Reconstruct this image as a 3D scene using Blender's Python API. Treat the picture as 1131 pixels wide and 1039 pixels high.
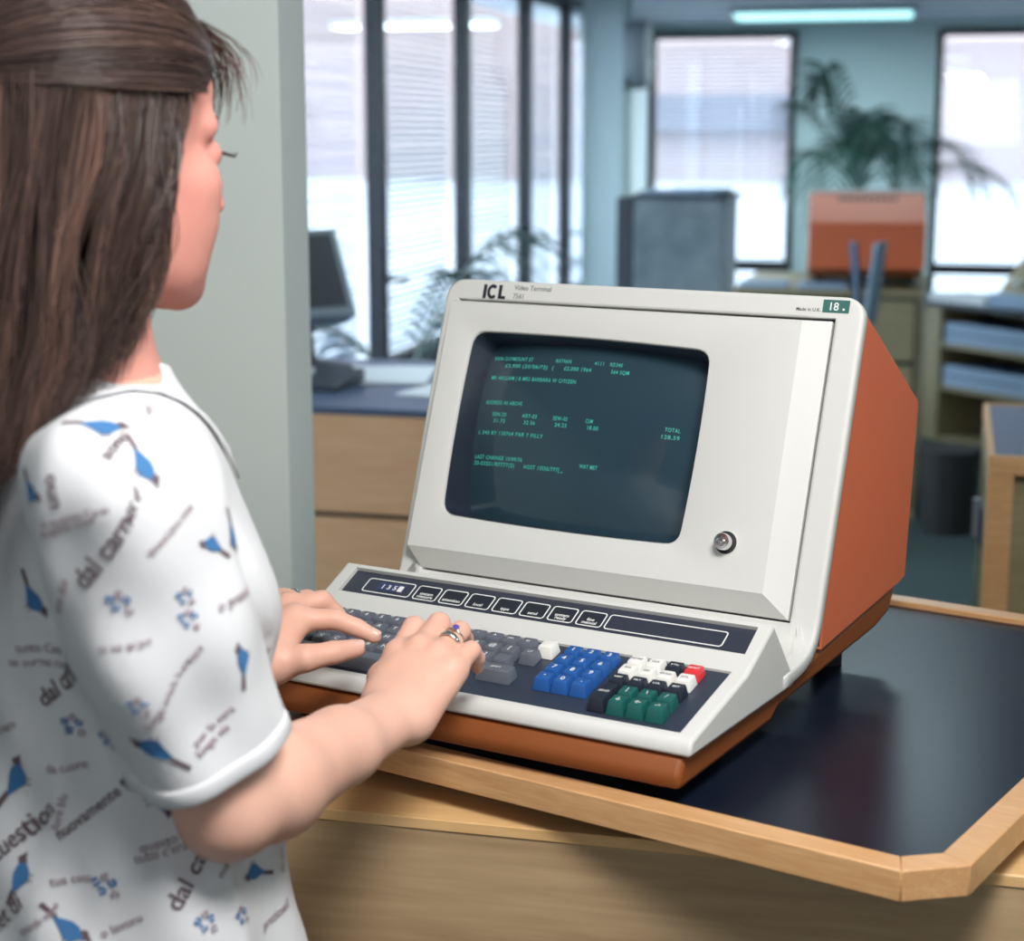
import bpy, bmesh, math, random
import numpy as np
from mathutils import Vector, Matrix
from mathutils.bvhtree import BVHTree
from math import sin, cos, pi, radians

for o in list(bpy.data.objects): bpy.data.objects.remove(o)
SC = bpy.context.scene
COL = SC.collection
random.seed(4)

# ------------------------------------------------------------------ camera, world, exposure
CAM_H = 1.57
cd = bpy.data.cameras.new('camera'); cam = bpy.data.objects.new('camera', cd); COL.objects.link(cam)
cam.location = (0, 0, CAM_H); cam.rotation_euler = (pi/2 - 0.1898, 0, 0)
cd.sensor_fit = 'HORIZONTAL'; cd.sensor_width = 36.0; cd.lens = 36.0*1930/1131
cd.clip_start = 0.05; cd.clip_end = 300
cd.dof.use_dof = True; cd.dof.focus_distance = 1.68; cd.dof.aperture_fstop = 5.0
SC.camera = cam
SC.view_settings.view_transform = 'Standard'; SC.view_settings.look = 'None'
SC.view_settings.gamma = 1.0; SC.view_settings.use_curve_mapping = False
SC.view_settings.exposure = 0.0
w = bpy.data.worlds.new('world'); SC.world = w; w.use_nodes = True
wb = w.node_tree.nodes['Background']; wb.inputs[0].default_value = (0.88, 0.94, 1.0, 1); wb.inputs[1].default_value = 8.5

RHO = radians(14)            # the room is turned 14 degrees from the camera axis
def R(u, v, z=0.0):
    return Vector((u*cos(RHO) + v*sin(RHO), -u*sin(RHO) + v*cos(RHO), z))
YAW = 0.528                  # the terminal's own turn
T_O = Vector((-0.26743, 1.61566, 1.0131))

def area(name, loc, target, size, power, color=(1, 1, 1), sy=None, spread=None):
    l = bpy.data.lights.new(name, 'AREA'); l.energy = power; l.color = color
    l.shape = 'RECTANGLE'; l.size = size; l.size_y = sy or size
    if spread: l.spread = spread
    o = bpy.data.objects.new(name, l); COL.objects.link(o); o.location = loc
    o.rotation_euler = (Vector(target) - Vector(loc)).to_track_quat('-Z', 'Y').to_euler()
    return o
area('studio_softbox', (0.28, 0.62, 2.27), (-0.02, 1.75, 1.05), 0.50, 35, (1.0, 0.985, 0.96))
area('fill_softbox', (-0.2, -1.6, 2.1), (-0.1, 1.7, 1.2), 1.4, 20, (0.93, 0.97, 1.0))

# ------------------------------------------------------------------ materials
def mat(name, col, rough=0.5, metal=0.0, spec=0.5, noise=None, bump=None, emit=None, sss=None, coat=0.0, trans=0.0):
    m = bpy.data.materials.new(name); m.use_nodes = True
    nt = m.node_tree; b = nt.nodes['Principled BSDF']
    b.inputs['Base Color'].default_value = (*col, 1); b.inputs['Roughness'].default_value = rough
    b.inputs['Metallic'].default_value = metal; b.inputs['Specular IOR Level'].default_value = spec
    b.inputs['Coat Weight'].default_value = coat
    if trans: b.inputs['Transmission Weight'].default_value = trans
    tc = nt.nodes.new('ShaderNodeTexCoord')
    if noise:      # (scale, other colour, amount)
        n = nt.nodes.new('ShaderNodeTexNoise'); n.inputs['Scale'].default_value = noise[0]; n.inputs['Detail'].default_value = 5
        nt.links.new(tc.outputs['Object'], n.inputs['Vector'])
        r = nt.nodes.new('ShaderNodeValToRGB'); r.color_ramp.elements[0].position = 0.5 - noise[2]; r.color_ramp.elements[1].position = 0.5 + noise[2]
        r.color_ramp.elements[0].color = (*col, 1); r.color_ramp.elements[1].color = (*noise[1], 1)
        nt.links.new(n.outputs[0], r.inputs[0]); nt.links.new(r.outputs[0], b.inputs['Base Color'])
    if bump:       # (scale, strength, distance)
        n = nt.nodes.new('ShaderNodeTexNoise'); n.inputs['Scale'].default_value = bump[0]; n.inputs['Detail'].default_value = 3
        nt.links.new(tc.outputs['Object'], n.inputs['Vector'])
        bp = nt.nodes.new('ShaderNodeBump'); bp.inputs['Strength'].default_value = bump[1]; bp.inputs['Distance'].default_value = bump[2]
        nt.links.new(n.outputs[0], bp.inputs['Height']); nt.links.new(bp.outputs[0], b.inputs['Normal'])
    if emit:
        b.inputs['Emission Color'].default_value = (*emit[0], 1); b.inputs['Emission Strength'].default_value = emit[1]
    if sss:
        b.inputs['Subsurface Weight'].default_value = sss[0]; b.inputs['Subsurface Radius'].default_value = sss[1]; b.inputs['Subsurface Scale'].default_value = sss[2]
    return m

def wood(name, c1, c2, scale=(1.2, 14, 14), rough=0.42, dist=2.5, ang=0.0):
    m = bpy.data.materials.new(name); m.use_nodes = True
    nt = m.node_tree; b = nt.nodes['Principled BSDF']; b.inputs['Roughness'].default_value = rough
    tc = nt.nodes.new('ShaderNodeTexCoord'); mp = nt.nodes.new('ShaderNodeMapping'); mp.inputs['Scale'].default_value = scale
    mp.inputs['Rotation'].default_value = (0, 0, ang)
    nt.links.new(tc.outputs['Object'], mp.inputs['Vector'])
    n = nt.nodes.new('ShaderNodeTexNoise'); n.inputs['Scale'].default_value = 1.0; n.inputs['Detail'].default_value = 3; n.inputs['Distortion'].default_value = 0.4
    nt.links.new(mp.outputs[0], n.inputs['Vector'])
    wv = nt.nodes.new('ShaderNodeMath'); wv.operation = 'MULTIPLY'; wv.inputs[1].default_value = dist*6.0; nt.links.new(n.outputs[0], wv.inputs[0])
    sn = nt.nodes.new('ShaderNodeMath'); sn.operation = 'SINE'; nt.links.new(wv.outputs[0], sn.inputs[0])
    n2 = nt.nodes.new('ShaderNodeTexNoise'); n2.inputs['Scale'].default_value = 9.0; n2.inputs['Detail'].default_value = 4
    nt.links.new(mp.outputs[0], n2.inputs['Vector'])
    ma = nt.nodes.new('ShaderNodeMath'); ma.operation = 'MULTIPLY_ADD'; ma.inputs[1].default_value = 0.20; nt.links.new(sn.outputs[0], ma.inputs[0]); nt.links.new(n2.outputs[0], ma.inputs[2])
    r = nt.nodes.new('ShaderNodeValToRGB'); r.color_ramp.elements[0].position = 0.22; r.color_ramp.elements[1].position = 0.80
    r.color_ramp.elements[0].color = (*c1, 1); r.color_ramp.elements[1].color = (*c2, 1)
    nt.links.new(ma.outputs[0], r.inputs[0]); nt.links.new(r.outputs[0], b.inputs['Base Color'])
    return m

M = {}
M['cream'] = mat('cream_plastic', (0.63, 0.625, 0.60), 0.5, spec=0.35, bump=(900, 0.12, 0.0004))
M['cream_key'] = mat('white_key_plastic', (0.80, 0.79, 0.75), 0.35)
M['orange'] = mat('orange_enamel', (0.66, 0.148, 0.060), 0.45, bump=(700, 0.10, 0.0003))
M['orange_shaded'] = mat('orange_plastic_shaded', (0.23, 0.064, 0.015), 0.55, spec=0.3, bump=(700, 0.1, 0.0003))  # orange darkened: the shade under the keyboard is in the colour
M['navy'] = mat('navy_plastic', (0.028, 0.038, 0.062), 0.33)
M['surround'] = mat('dark_screen_surround', (0.020, 0.030, 0.050), 0.38)
M['crt'] = mat('tinted_tube_glass', (0.020, 0.046, 0.066), 0.16, spec=0.55, coat=0.3)
M['glow'] = mat('green_phosphor_text', (0.02, 0.2, 0.15), 0.5, emit=((0.08, 0.55, 0.44), 0.5))
M['ink'] = mat('black_ink', (0.012, 0.016, 0.025), 0.6)
M['greyink'] = mat('grey_ink', (0.10, 0.11, 0.12), 0.6)
M['white_ink'] = mat('white_ink', (0.80, 0.80, 0.77), 0.5)
M['label_green'] = mat('dark_green_label', (0.045, 0.14, 0.125), 0.35)
M['key_grey'] = mat('grey_key_plastic', (0.115, 0.125, 0.155), 0.38)
M['key_blue'] = mat('blue_key_plastic', (0.017, 0.095, 0.33), 0.33)
M['key_black'] = mat('black_key_plastic', (0.016, 0.022, 0.036), 0.33)
M['key_green'] = mat('green_key_plastic', (0.010, 0.098, 0.088), 0.33)
M['key_red'] = mat('red_key_plastic', (0.66, 0.035, 0.045), 0.33)
M['chrome'] = mat('chrome', (0.75, 0.75, 0.76), 0.16, metal=1.0)
M['black'] = mat('black_rubber', (0.012, 0.012, 0.013), 0.6)
M['trim'] = wood('lipping_wood', (0.58, 0.31, 0.135), (0.74, 0.45, 0.22), scale=(4, 60, 60), dist=1.6, rough=0.35)
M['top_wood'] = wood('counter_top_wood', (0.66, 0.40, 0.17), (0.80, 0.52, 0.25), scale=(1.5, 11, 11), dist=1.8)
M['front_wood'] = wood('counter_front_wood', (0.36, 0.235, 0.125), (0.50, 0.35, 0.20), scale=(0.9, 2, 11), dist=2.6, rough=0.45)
M['drawer_wood'] = wood('drawer_wood', (0.62, 0.36, 0.19), (0.72, 0.45, 0.26), scale=(1.0, 2, 9), dist=1.6)
M['pale_wood'] = wood('pale_wood', (0.26, 0.22, 0.12), (0.34, 0.28, 0.16), scale=(1.0, 2, 9), dist=1.4)
M['vinyl'] = mat('dark_blue_black_vinyl', (0.005, 0.009, 0.020), 0.27, spec=0.12, noise=(9, (0.011, 0.014, 0.024), 0.3), bump=(260, 0.10, 0.0004))
M['vinyl'].node_tree.nodes['Principled BSDF'].inputs['Specular Tint'].default_value = (0.45, 0.68, 1.0, 1)  # blue of the window reflections put into the specular tint
M['blue_top'] = mat('dark_blue_laminate', (0.07, 0.10, 0.17), 0.35)
M['wall'] = mat('pale_green_grey_paint', (0.74, 0.82, 0.80), 0.75, bump=(420, 0.10, 0.0006))
M['wall_back'] = mat('pale_aqua_paint', (0.56, 0.70, 0.72), 0.8)
M['ceil'] = mat('ceiling_tile', (0.64, 0.67, 0.74), 0.85)
M['carpet'] = mat('dark_green_carpet', (0.020, 0.040, 0.040), 0.95, noise=(60, (0.030, 0.055, 0.052), 0.2))
M['frame'] = mat('dark_window_frame', (0.010, 0.014, 0.022), 0.4)
M['fabric'] = mat('blue_grey_marbled_fabric', (0.13, 0.17, 0.20), 0.85, noise=(7, (0.22, 0.27, 0.30), 0.18))
M['paper'] = mat('white_paper', (0.72, 0.75, 0.78), 0.7)
M['folder'] = mat('pale_blue_folder', (0.27, 0.38, 0.52), 0.5)
M['folder_dark'] = mat('dark_blue_folder', (0.03, 0.06, 0.12), 0.5)
M['leaf'] = mat('palm_leaf_green', (0.030, 0.082, 0.075), 0.5, noise=(6, (0.045, 0.14, 0.09), 0.25))
M['leafdark'] = mat('dark_palm_leaf', (0.018, 0.050, 0.045), 0.5)
M['trunk'] = mat('palm_trunk', (0.12, 0.09, 0.05), 0.8, bump=(60, 0.5, 0.004))
M['terracotta'] = mat('brown_plant_pot', (0.20, 0.09, 0.05), 0.6)
M['soil'] = mat('soil', (0.03, 0.02, 0.015), 0.95)
M['darkplastic'] = mat('dark_grey_plastic', (0.035, 0.045, 0.06), 0.4)
M['greyplastic'] = mat('grey_plastic', (0.18, 0.22, 0.26), 0.45)
M['steel'] = mat('painted_steel', (0.33, 0.38, 0.42), 0.4)
M['skin'] = mat('skin', (0.70, 0.385, 0.290), 0.47, spec=0.35, noise=(14, (0.76, 0.455, 0.355), 0.25), bump=(160, 0.10, 0.0007), sss=(0.25, (1.0, 0.35, 0.2), 0.006))
M['skin_face'] = mat('skin_face', (0.58, 0.245, 0.20), 0.55, spec=0.25, noise=(18, (0.62, 0.29, 0.235), 0.25), sss=(0.2, (1.0, 0.35, 0.2), 0.006))
M['nail'] = mat('fingernail', (0.74, 0.47, 0.39), 0.22)
M['eye'] = mat('eye_white', (0.8, 0.8, 0.78), 0.2)
M['iris'] = mat('blue_iris', (0.05, 0.12, 0.2), 0.2)
M['lash'] = mat('dark_lash', (0.02, 0.015, 0.015), 0.7)
M['cloth'] = mat('white_cotton', (0.66, 0.66, 0.68), 0.85, bump=(500, 0.15, 0.0006))
M['print_brown'] = mat('brown_print', (0.13, 0.085, 0.10), 0.85)
M['print_soft'] = mat('mauve_print', (0.34, 0.26, 0.29), 0.85)
M['print_blue'] = mat('blue_print', (0.045, 0.165, 0.37), 0.85)
M['skirt'] = mat('navy_skirt_cloth', (0.03, 0.04, 0.07), 0.85)
M['shoe'] = mat('black_shoe_leather', (0.02, 0.018, 0.018), 0.35)
M['stone'] = mat('violet_blue_gemstone', (0.10, 0.08, 0.38), 0.08, coat=1.0)
M['silver'] = mat('silver_ring_metal', (0.80, 0.77, 0.72), 0.2, metal=1.0)
M['soffit'] = mat('light_diffuser', (0.8, 0.9, 0.9), 0.5, emit=((0.45, 0.95, 1.0), 1.6))
M['outwall'] = mat('pink_render_facade', (0.33, 0.255, 0.245), 0.9, noise=(0.12, (0.37, 0.285, 0.27), 0.2))
M['outgrey'] = mat('grey_facade', (0.15, 0.14, 0.16), 0.9)
M['outpale'] = mat('pale_facade', (0.36, 0.40, 0.45), 0.9, noise=(0.25, (0.55, 0.58, 0.62), 0.1))
M['outground'] = mat('bright_paving', (0.48, 0.49, 0.50), 0.9)

def hair_mat():
    m = bpy.data.materials.new('brown_hair'); m.use_nodes = True; nt = m.node_tree; b = nt.nodes['Principled BSDF']
    at = nt.nodes.new('ShaderNodeAttribute'); at.attribute_name = 'tone'
    r = nt.nodes.new('ShaderNodeValToRGB'); e = r.color_ramp.elements
    e[0].color = (0.018, 0.011, 0.010, 1); e[1].color = (0.21, 0.115, 0.085, 1); e[0].position = 0.0; e[1].position = 1.0
    mid = e.new(0.5); mid.color = (0.068, 0.040, 0.033, 1)
    nt.links.new(at.outputs['Fac'], r.inputs[0]); nt.links.new(r.outputs[0], b.inputs['Base Color'])
    b.inputs['Roughness'].default_value = 0.36; b.inputs['Specular IOR Level'].default_value = 0.55
    return m
M['hair'] = hair_mat()
M['hair_root'] = mat('dark_hair_root', (0.012, 0.008, 0.007), 0.95, spec=0.05)

def blind_mat():
    m = bpy.data.materials.new('white_blind_slat'); m.use_nodes = True; nt = m.node_tree
    nt.nodes.remove(nt.nodes['Principled BSDF']); out = nt.nodes['Material Output']
    d = nt.nodes.new('ShaderNodeBsdfDiffuse'); d.inputs[0].default_value = (0.50, 0.55, 0.63, 1)
    t = nt.nodes.new('ShaderNodeBsdfTranslucent'); t.inputs[0].default_value = (0.50, 0.55, 0.66, 1)
    mx = nt.nodes.new('ShaderNodeMixShader'); mx.inputs[0].default_value = 0.35
    nt.links.new(d.outputs[0], mx.inputs[1]); nt.links.new(t.outputs[0], mx.inputs[2]); nt.links.new(mx.outputs[0], out.inputs[0])
    return m
M['blind'] = blind_mat()

def pane_mat():
    m = bpy.data.materials.new('window_glass'); m.use_nodes = True; nt = m.node_tree
    nt.nodes.remove(nt.nodes['Principled BSDF']); out = nt.nodes['Material Output']
    g = nt.nodes.new('ShaderNodeBsdfGlossy'); g.inputs['Roughness'].default_value = 0.01; g.inputs[0].default_value = (0.9, 0.95, 1, 1)
    t = nt.nodes.new('ShaderNodeBsdfTransparent'); t.inputs[0].default_value = (0.86, 0.92, 0.96, 1)
    lw = nt.nodes.new('ShaderNodeLayerWeight'); lw.inputs['Blend'].default_value = 0.5
    pw = nt.nodes.new('ShaderNodeMath'); pw.operation = 'POWER'; pw.inputs[1].default_value = 5.0; nt.links.new(lw.outputs['Facing'], pw.inputs[0])
    f = nt.nodes.new('ShaderNodeMath'); f.operation = 'MULTIPLY_ADD'; f.inputs[1].default_value = 0.85; f.inputs[2].default_value = 0.04; nt.links.new(pw.outputs[0], f.inputs[0])
    mx = nt.nodes.new('ShaderNodeMixShader')
    nt.links.new(f.outputs[0], mx.inputs[0]); nt.links.new(t.outputs[0], mx.inputs[1]); nt.links.new(g.outputs[0], mx.inputs[2]); nt.links.new(mx.outputs[0], out.inputs[0])
    return m
M['pane'] = pane_mat()

# ------------------------------------------------------------------ helpers
def tag(o, label=None, cat=None, group=None, kind=None):
    if label: o['label'] = label
    if cat: o['category'] = cat
    if group: o['group'] = group
    if kind: o['kind'] = kind
    return o

def empty(name, loc=(0, 0, 0), rz=0.0, label=None, cat=None, group=None):
    o = bpy.data.objects.new(name, None); COL.objects.link(o); o.location = loc; o.rotation_euler = (0, 0, rz)
    o.empty_display_size = 0.05
    return tag(o, label, cat, group)

class MB:
    """collects faces, builds ONE mesh object"""
    def __init__(s): s.v = []; s.f = []; s.m = []; s.mi = 0
    def add(s, vs, fs, mi=None):
        n = len(s.v); s.v += [tuple(p) for p in vs]; s.f += [tuple(i+n for i in f) for f in fs]
        s.m += [s.mi if mi is None else mi]*len(fs); return s
    def box(s, x0, x1, y0, y1, z0, z1, mi=None, X=None):
        vs = [(x, y, z) for z in (z0, z1) for y in (y0, y1) for x in (x0, x1)]
        if X: vs = [X(Vector(p)) for p in vs]
        return s.add(vs, [(0, 2, 3, 1), (4, 5, 7, 6), (0, 1, 5, 4), (2, 6, 7, 3), (0, 4, 6, 2), (1, 3, 7, 5)], mi)
    def prism(s, prof, x0, x1, mi=None):     # profile in (y,z), extruded along x
        n = len(prof); vs = [(x0, y, z) for y, z in prof] + [(x1, y, z) for y, z in prof]
        fs = [tuple(range(n)), tuple(range(2*n-1, n-1, -1))] + [(i, i+n, (i+1) % n+n, (i+1) % n) for i in range(n)]
        return s.add(vs, fs, mi)
    def poly(s, prof, z0, z1, mi=None):      # profile in (x,y), extruded along z
        n = len(prof); vs = [(x, y, z0) for x, y in prof] + [(x, y, z1) for x, y in prof]
        fs = [tuple(range(n-1, -1, -1)), tuple(range(n, 2*n))] + [(i, (i+1) % n, (i+1) % n+n, i+n) for i in range(n)]
        return s.add(vs, fs, mi)
    def lathe(s, prof, c=(0, 0, 0), seg=24, mi=None, X=None):   # (r,z)
        vs = []; fs = []
        for r, z in prof:
            for k in range(seg):
                p = Vector((r*cos(2*pi*k/seg), r*sin(2*pi*k/seg), z))
                if X: p = X(p)
                vs.append(tuple(Vector(p)+Vector(c)))
        for i in range(len(prof)-1):
            for k in range(seg):
                k2 = (k+1) % seg; fs.append((i*seg+k, i*seg+k2, (i+1)*seg+k2, (i+1)*seg+k))
        fs.append(tuple(range(seg-1, -1, -1))); fs.append(tuple((len(prof)-1)*seg+k for k in range(seg)))
        return s.add(vs, fs, mi)
    def tube(s, pts, rad, seg=6, mi=None):
        pts = [Vector(p) for p in pts]; n = len(pts); rad = rad if hasattr(rad, '__len__') else [rad]*n
        vs = []; fs = []; up = None
        for i, p in enumerate(pts):
            t = (pts[min(i+1, n-1)]-pts[max(i-1, 0)]).normalized()
            if up is None: up = Vector((0, 0, 1)) if abs(t.z) < 0.9 else Vector((1, 0, 0))
            a = t.cross(up).normalized(); b = a.cross(t).normalized(); up = b
            for k in range(seg):
                an = 2*pi*k/seg; vs.append(p+(a*cos(an)+b*sin(an))*rad[i])
        for i in range(n-1):
            for k in range(seg):
                k2 = (k+1) % seg; fs.append((i*seg+k, i*seg+k2, (i+1)*seg+k2, (i+1)*seg+k))
        fs.append(tuple(range(seg-1, -1, -1))); fs.append(tuple((n-1)*seg+k for k in range(seg)))
        return s.add(vs, fs, mi)
    def build(s, name, mats, parent=None, smooth=False, bevel=0.0, seg=2, loc=None, rz=0.0, auto=None, fixn=True):
        me = bpy.data.meshes.new(name); me.from_pydata(s.v, [], s.f)
        mats = mats if isinstance(mats, (list, tuple)) else [mats]
        for m in mats: me.materials.append(m)
        me.polygons.foreach_set('material_index', s.m)
        if fixn:
            bm = bmesh.new(); bm.from_mesh(me); bmesh.ops.recalc_face_normals(bm, faces=bm.faces); bm.to_mesh(me); bm.free()
        o = bpy.data.objects.new(name, me); COL.objects.link(o)
        if parent: o.parent = parent
        if loc is not None: o.location = loc
        if rz: o.rotation_euler = (0, 0, rz)
        if smooth:
            me.polygons.foreach_set('use_smooth', [True]*len(me.polygons))
        if auto:
            me.polygons.foreach_set('use_smooth', [True]*len(me.polygons)); me.set_sharp_from_angle(angle=radians(auto))
        if bevel:
            b = o.modifiers.new('bevel', 'BEVEL'); b.width = bevel; b.segments = seg; b.limit_method = 'ANGLE'; b.angle_limit = radians(25)
            b.harden_normals = False
            me.polygons.foreach_set('use_smooth', [True]*len(me.polygons)); me.set_sharp_from_angle(angle=radians(60))
        return o

_tc = {}
def text2d(s, size, align='LEFT', bold=0.0, shear=0.0, squeeze=1.0, sp=1.0):
    key = (s, align, bold, shear, sp)
    if key not in _tc:
        c = bpy.data.curves.new('t', 'FONT'); c.body = s; c.size = 1.0; c.align_x = align; c.fill_mode = 'BOTH'; c.offset = bold; c.shear = shear
        c.resolution_u = 3; c.space_character = sp
        o = bpy.data.objects.new('t', c); COL.objects.link(o)
        dg = bpy.context.evaluated_depsgraph_get(); me = o.evaluated_get(dg).to_mesh()
        _tc[key] = ([(v.co.x, v.co.y) for v in me.vertices], [tuple(p.vertices) for p in me.polygons])
        o.evaluated_get(dg).to_mesh_clear(); bpy.data.objects.remove(o); bpy.data.curves.remove(c)
    v, f = _tc[key]
    return [(x*size*squeeze, y*size) for x, y in v], f

def add_text(mb, s, size, place, mi=0, **k):      # place(x,y) -> 3-D point
    v, f = text2d(s, size, **k); mb.add([place(x, y) for x, y in v], f, mi)

def ribbon(mb, loop, wid, place, mi=0, closed=True):   # flat outline strip around a 2-D loop
    n = len(loop); vs = []
    for i in range(n):
        a = Vector(loop[i-1]); b = Vector(loop[i]); c = Vector(loop[(i+1) % n])
        d = ((b-a).normalized()+(c-b).normalized()).normalized(); nr = Vector((-d.y, d.x))
        vs.append(place(*(b+nr*wid/2))); vs.append(place(*(b-nr*wid/2)))
    mb.add(vs, [(2*i, 2*i+1, (2*i+3) % (2*n), (2*i+2) % (2*n)) for i in range(n)], mi)

def rrect(x0, x1, y0, y1, r, seg=5):
    out = []
    for cx, cy, a0 in ((x1-r, y1-r, 0), (x0+r, y1-r, 90), (x0+r, y0+r, 180), (x1-r, y0+r, 270)):
        for k in range(seg+1):
            a = radians(a0+90*k/seg); out.append((cx+r*cos(a), cy+r*sin(a)))
    return out

def rquad(P, r, seg=6):
    """rounded quad through 2-D corners P (in order)"""
    out = []
    for i in range(4):
        p = Vector(P[i]); a = (Vector(P[i-1])-p).normalized(); b = (Vector(P[(i+1) % 4])-p).normalized()
        s, e = p+a*r, p+b*r
        for k in range(seg+1):
            t = k/seg; out.append(tuple(s*(1-t)**2+p*2*t*(1-t)+e*t*t))
    return out

def copy_tree(o, parent=None, skip=()):
    c = o.copy(); COL.objects.link(c); c.parent = parent
    for ch in list(o.children):
        if ch.name.split('.')[0] in skip: continue
        d = ch.copy(); COL.objects.link(d); d.parent = c
        for g in list(ch.children):
            if g.name.split('.')[0] in skip: continue
            e = g.copy(); COL.objects.link(e); e.parent = d
    return c

def struct(mb, name, m, **k):
    return tag(mb.build(name, m, rz=-RHO, **k), kind='structure')

# ------------------------------------------------------------------ the setting
CEIL = 2.36
struct(MB().box(-2.9, 5.2, -3.1, 13.3, -0.1, 0.0), 'floor', M['carpet'])
struct(MB().box(-2.9, 5.2, -3.1, 13.3, CEIL, CEIL+0.1), 'ceiling', M['ceil'])
m = MB().box(-2.35, -2.2, -3.0, 2.75, 0, CEIL).box(-2.2, -0.917, 2.34, 2.44, 0, CEIL).box(-2.35, -2.2, 11.15, 13.2, 0, CEIL)
struct(m, 'wall_left', M['wall'])
struct(MB().box(-2.12, -1.88, 10.2, 10.5, 0, CEIL), 'wall_column', M['wall_back'])
m = MB()
m.box(-2.35, -2.2, 13.0, 13.2, 0, CEIL).box(-1.13, -0.15, 13.0, 13.2, 0, CEIL).box(1.15, 5.2, 13.0, 13.2, 0, CEIL)
for a, b in ((-2.2, -1.13), (-0.15, 1.15)): m.box(a, b, 13.0, 13.2, 2.30, CEIL).box(a, b, 13.0, 13.2, 0, 0.12)
struct(m, 'wall_back', M['wall_back'])
struct(MB().box(5.0, 5.2, -3.0, 13.0, 0, CEIL), 'wall_right', M['wall'])
struct(MB().box(-2.35, 5.2, -3.2, -3.0, 0, CEIL), 'wall_behind', M['wall'])
struct(MB().box(-2.4, -2.2, 2.75, 11.15, 2.31, CEIL), 'trim_1', M['frame'])
# pale ceiling grid bars
m = MB()
for k in range(27): m.box(-2.2, 5.0, -2.6+k*0.6, -2.575+k*0.6, CEIL-0.004, CEIL)
struct(m, 'trim_2', M['steel'])

BAYS = [2.75, 4.15, 5.40, 6.62, 7.88, 9.10, 10.10, 11.15]
def slats(a, b, z0, z1, axis, base, pitch=0.028, depth=0.025, tilt=38, jitter=0.0):
    m = MB(); z = z0; t = radians(tilt); rr = random.Random(int(a*100))
    while z < z1:
        tt = t+rr.uniform(-jitter, jitter); dx = depth/2*cos(tt); dz = depth/2*sin(tt)
        if axis == 'v':   # slats run along v, wall normal along u; inner edge lower
            vs = [(base+dx, a, z-dz), (base+dx, b, z-dz), (base-dx, b, z+dz), (base-dx, a, z+dz)]
        else:
            vs = [(a, base-dx, z-dz), (b, base-dx, z-dz), (b, base+dx, z+dz), (a, base+dx, z+dz)]
        vs2 = [(x, y, q+0.0006) for x, y, q in vs]
        m.add(vs+vs2, [(0, 1, 2, 3), (7, 6, 5, 4), (0, 4, 5, 1), (1, 5, 6, 2), (2, 6, 7, 3), (3, 7, 4, 0)])
        z += pitch
    return m
wn = 0
blind_lab = ['behind the pale wall pillar', 'next to the pale wall pillar', 'above the dark tilted display', 'above the left palm', 'above the top left corner of the big terminal', 'narrow, third from the end of the side glazing', 'narrow, last before the pale column']
for i in range(len(BAYS)-1):
    a, b = BAYS[i], BAYS[i+1]; wn += 1
    f = MB(); f.box(-2.23, -2.165, a-0.035, a+0.035, 0, 2.31)
    f.box(-2.23, -2.18, a+0.035, b-0.035, 0.58, 0.68).box(-2.23, -2.18, a+0.035, b-0.035, 0, 0.08)
    fr = struct(f, 'window_%d' % wn, M['frame'])
    p = MB().box(-2.212, -2.206, a+0.035, b-0.035, 0.68, 2.31).box(-2.212, -2.206, a+0.035, b-0.035, 0.08, 0.58).build('pane', M['pane'], fr)
    h = MB().box(-2.18, -2.12, a+0.05, a+0.07, 0.99, 1.01).box(-2.135, -2.12, a+0.05, a+0.16, 0.99, 1.01).build('window_handle', M['frame'], fr)
    bl = slats(a+0.04, b-0.04, 0.10, 2.29, 'v', -2.262, jitter=0.10, tilt=24).build('venetian_blind', M['blind'], rz=-RHO)
    hr = MB().box(-2.285, -2.235, a+0.04, b-0.04, 2.285, 2.31).build('head_rail', M['frame'], bl)
    tag(bl, 'white slatted blind behind the side glazing, '+blind_lab[i], 'blind', 'blinds along the side glazing')
for a, b, lab in ((-2.2, -1.13, 'wide white slatted blind in the end window behind the grey cabinet'), (-0.15, 1.15, 'wide white slatted blind in the end window behind the right palm fronds')):
    wn += 1
    f = MB().box(a, a+0.05, 12.97, 13.06, 0.10, 2.30).box(b-0.05, b, 12.97, 13.06, 0.10, 2.30).box(a+0.05, b-0.05, 12.97, 13.06, 2.25, 2.30).box(a+0.05, b-0.05, 12.97, 13.06, 0.58, 0.66).box(a+0.05, b-0.05, 12.97, 13.06, 0.10, 0.15)
    fr = struct(f, 'window_%d' % wn, M['frame'])
    MB().box(a+0.05, b-0.05, 13.02, 13.026, 0.66, 2.25).box(a+0.05, b-0.05, 13.02, 13.026, 0.15, 0.58).build('pane', M['pane'], fr)
    bl = slats(a+0.055, b-0.055, 0.16, 2.24, 'u', 13.09, pitch=0.032, depth=0.027, tilt=30, jitter=0.03).build('venetian_blind', M['blind'], rz=-RHO)
    tag(bl, lab, 'blind', 'blinds in the end wall windows')

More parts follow.
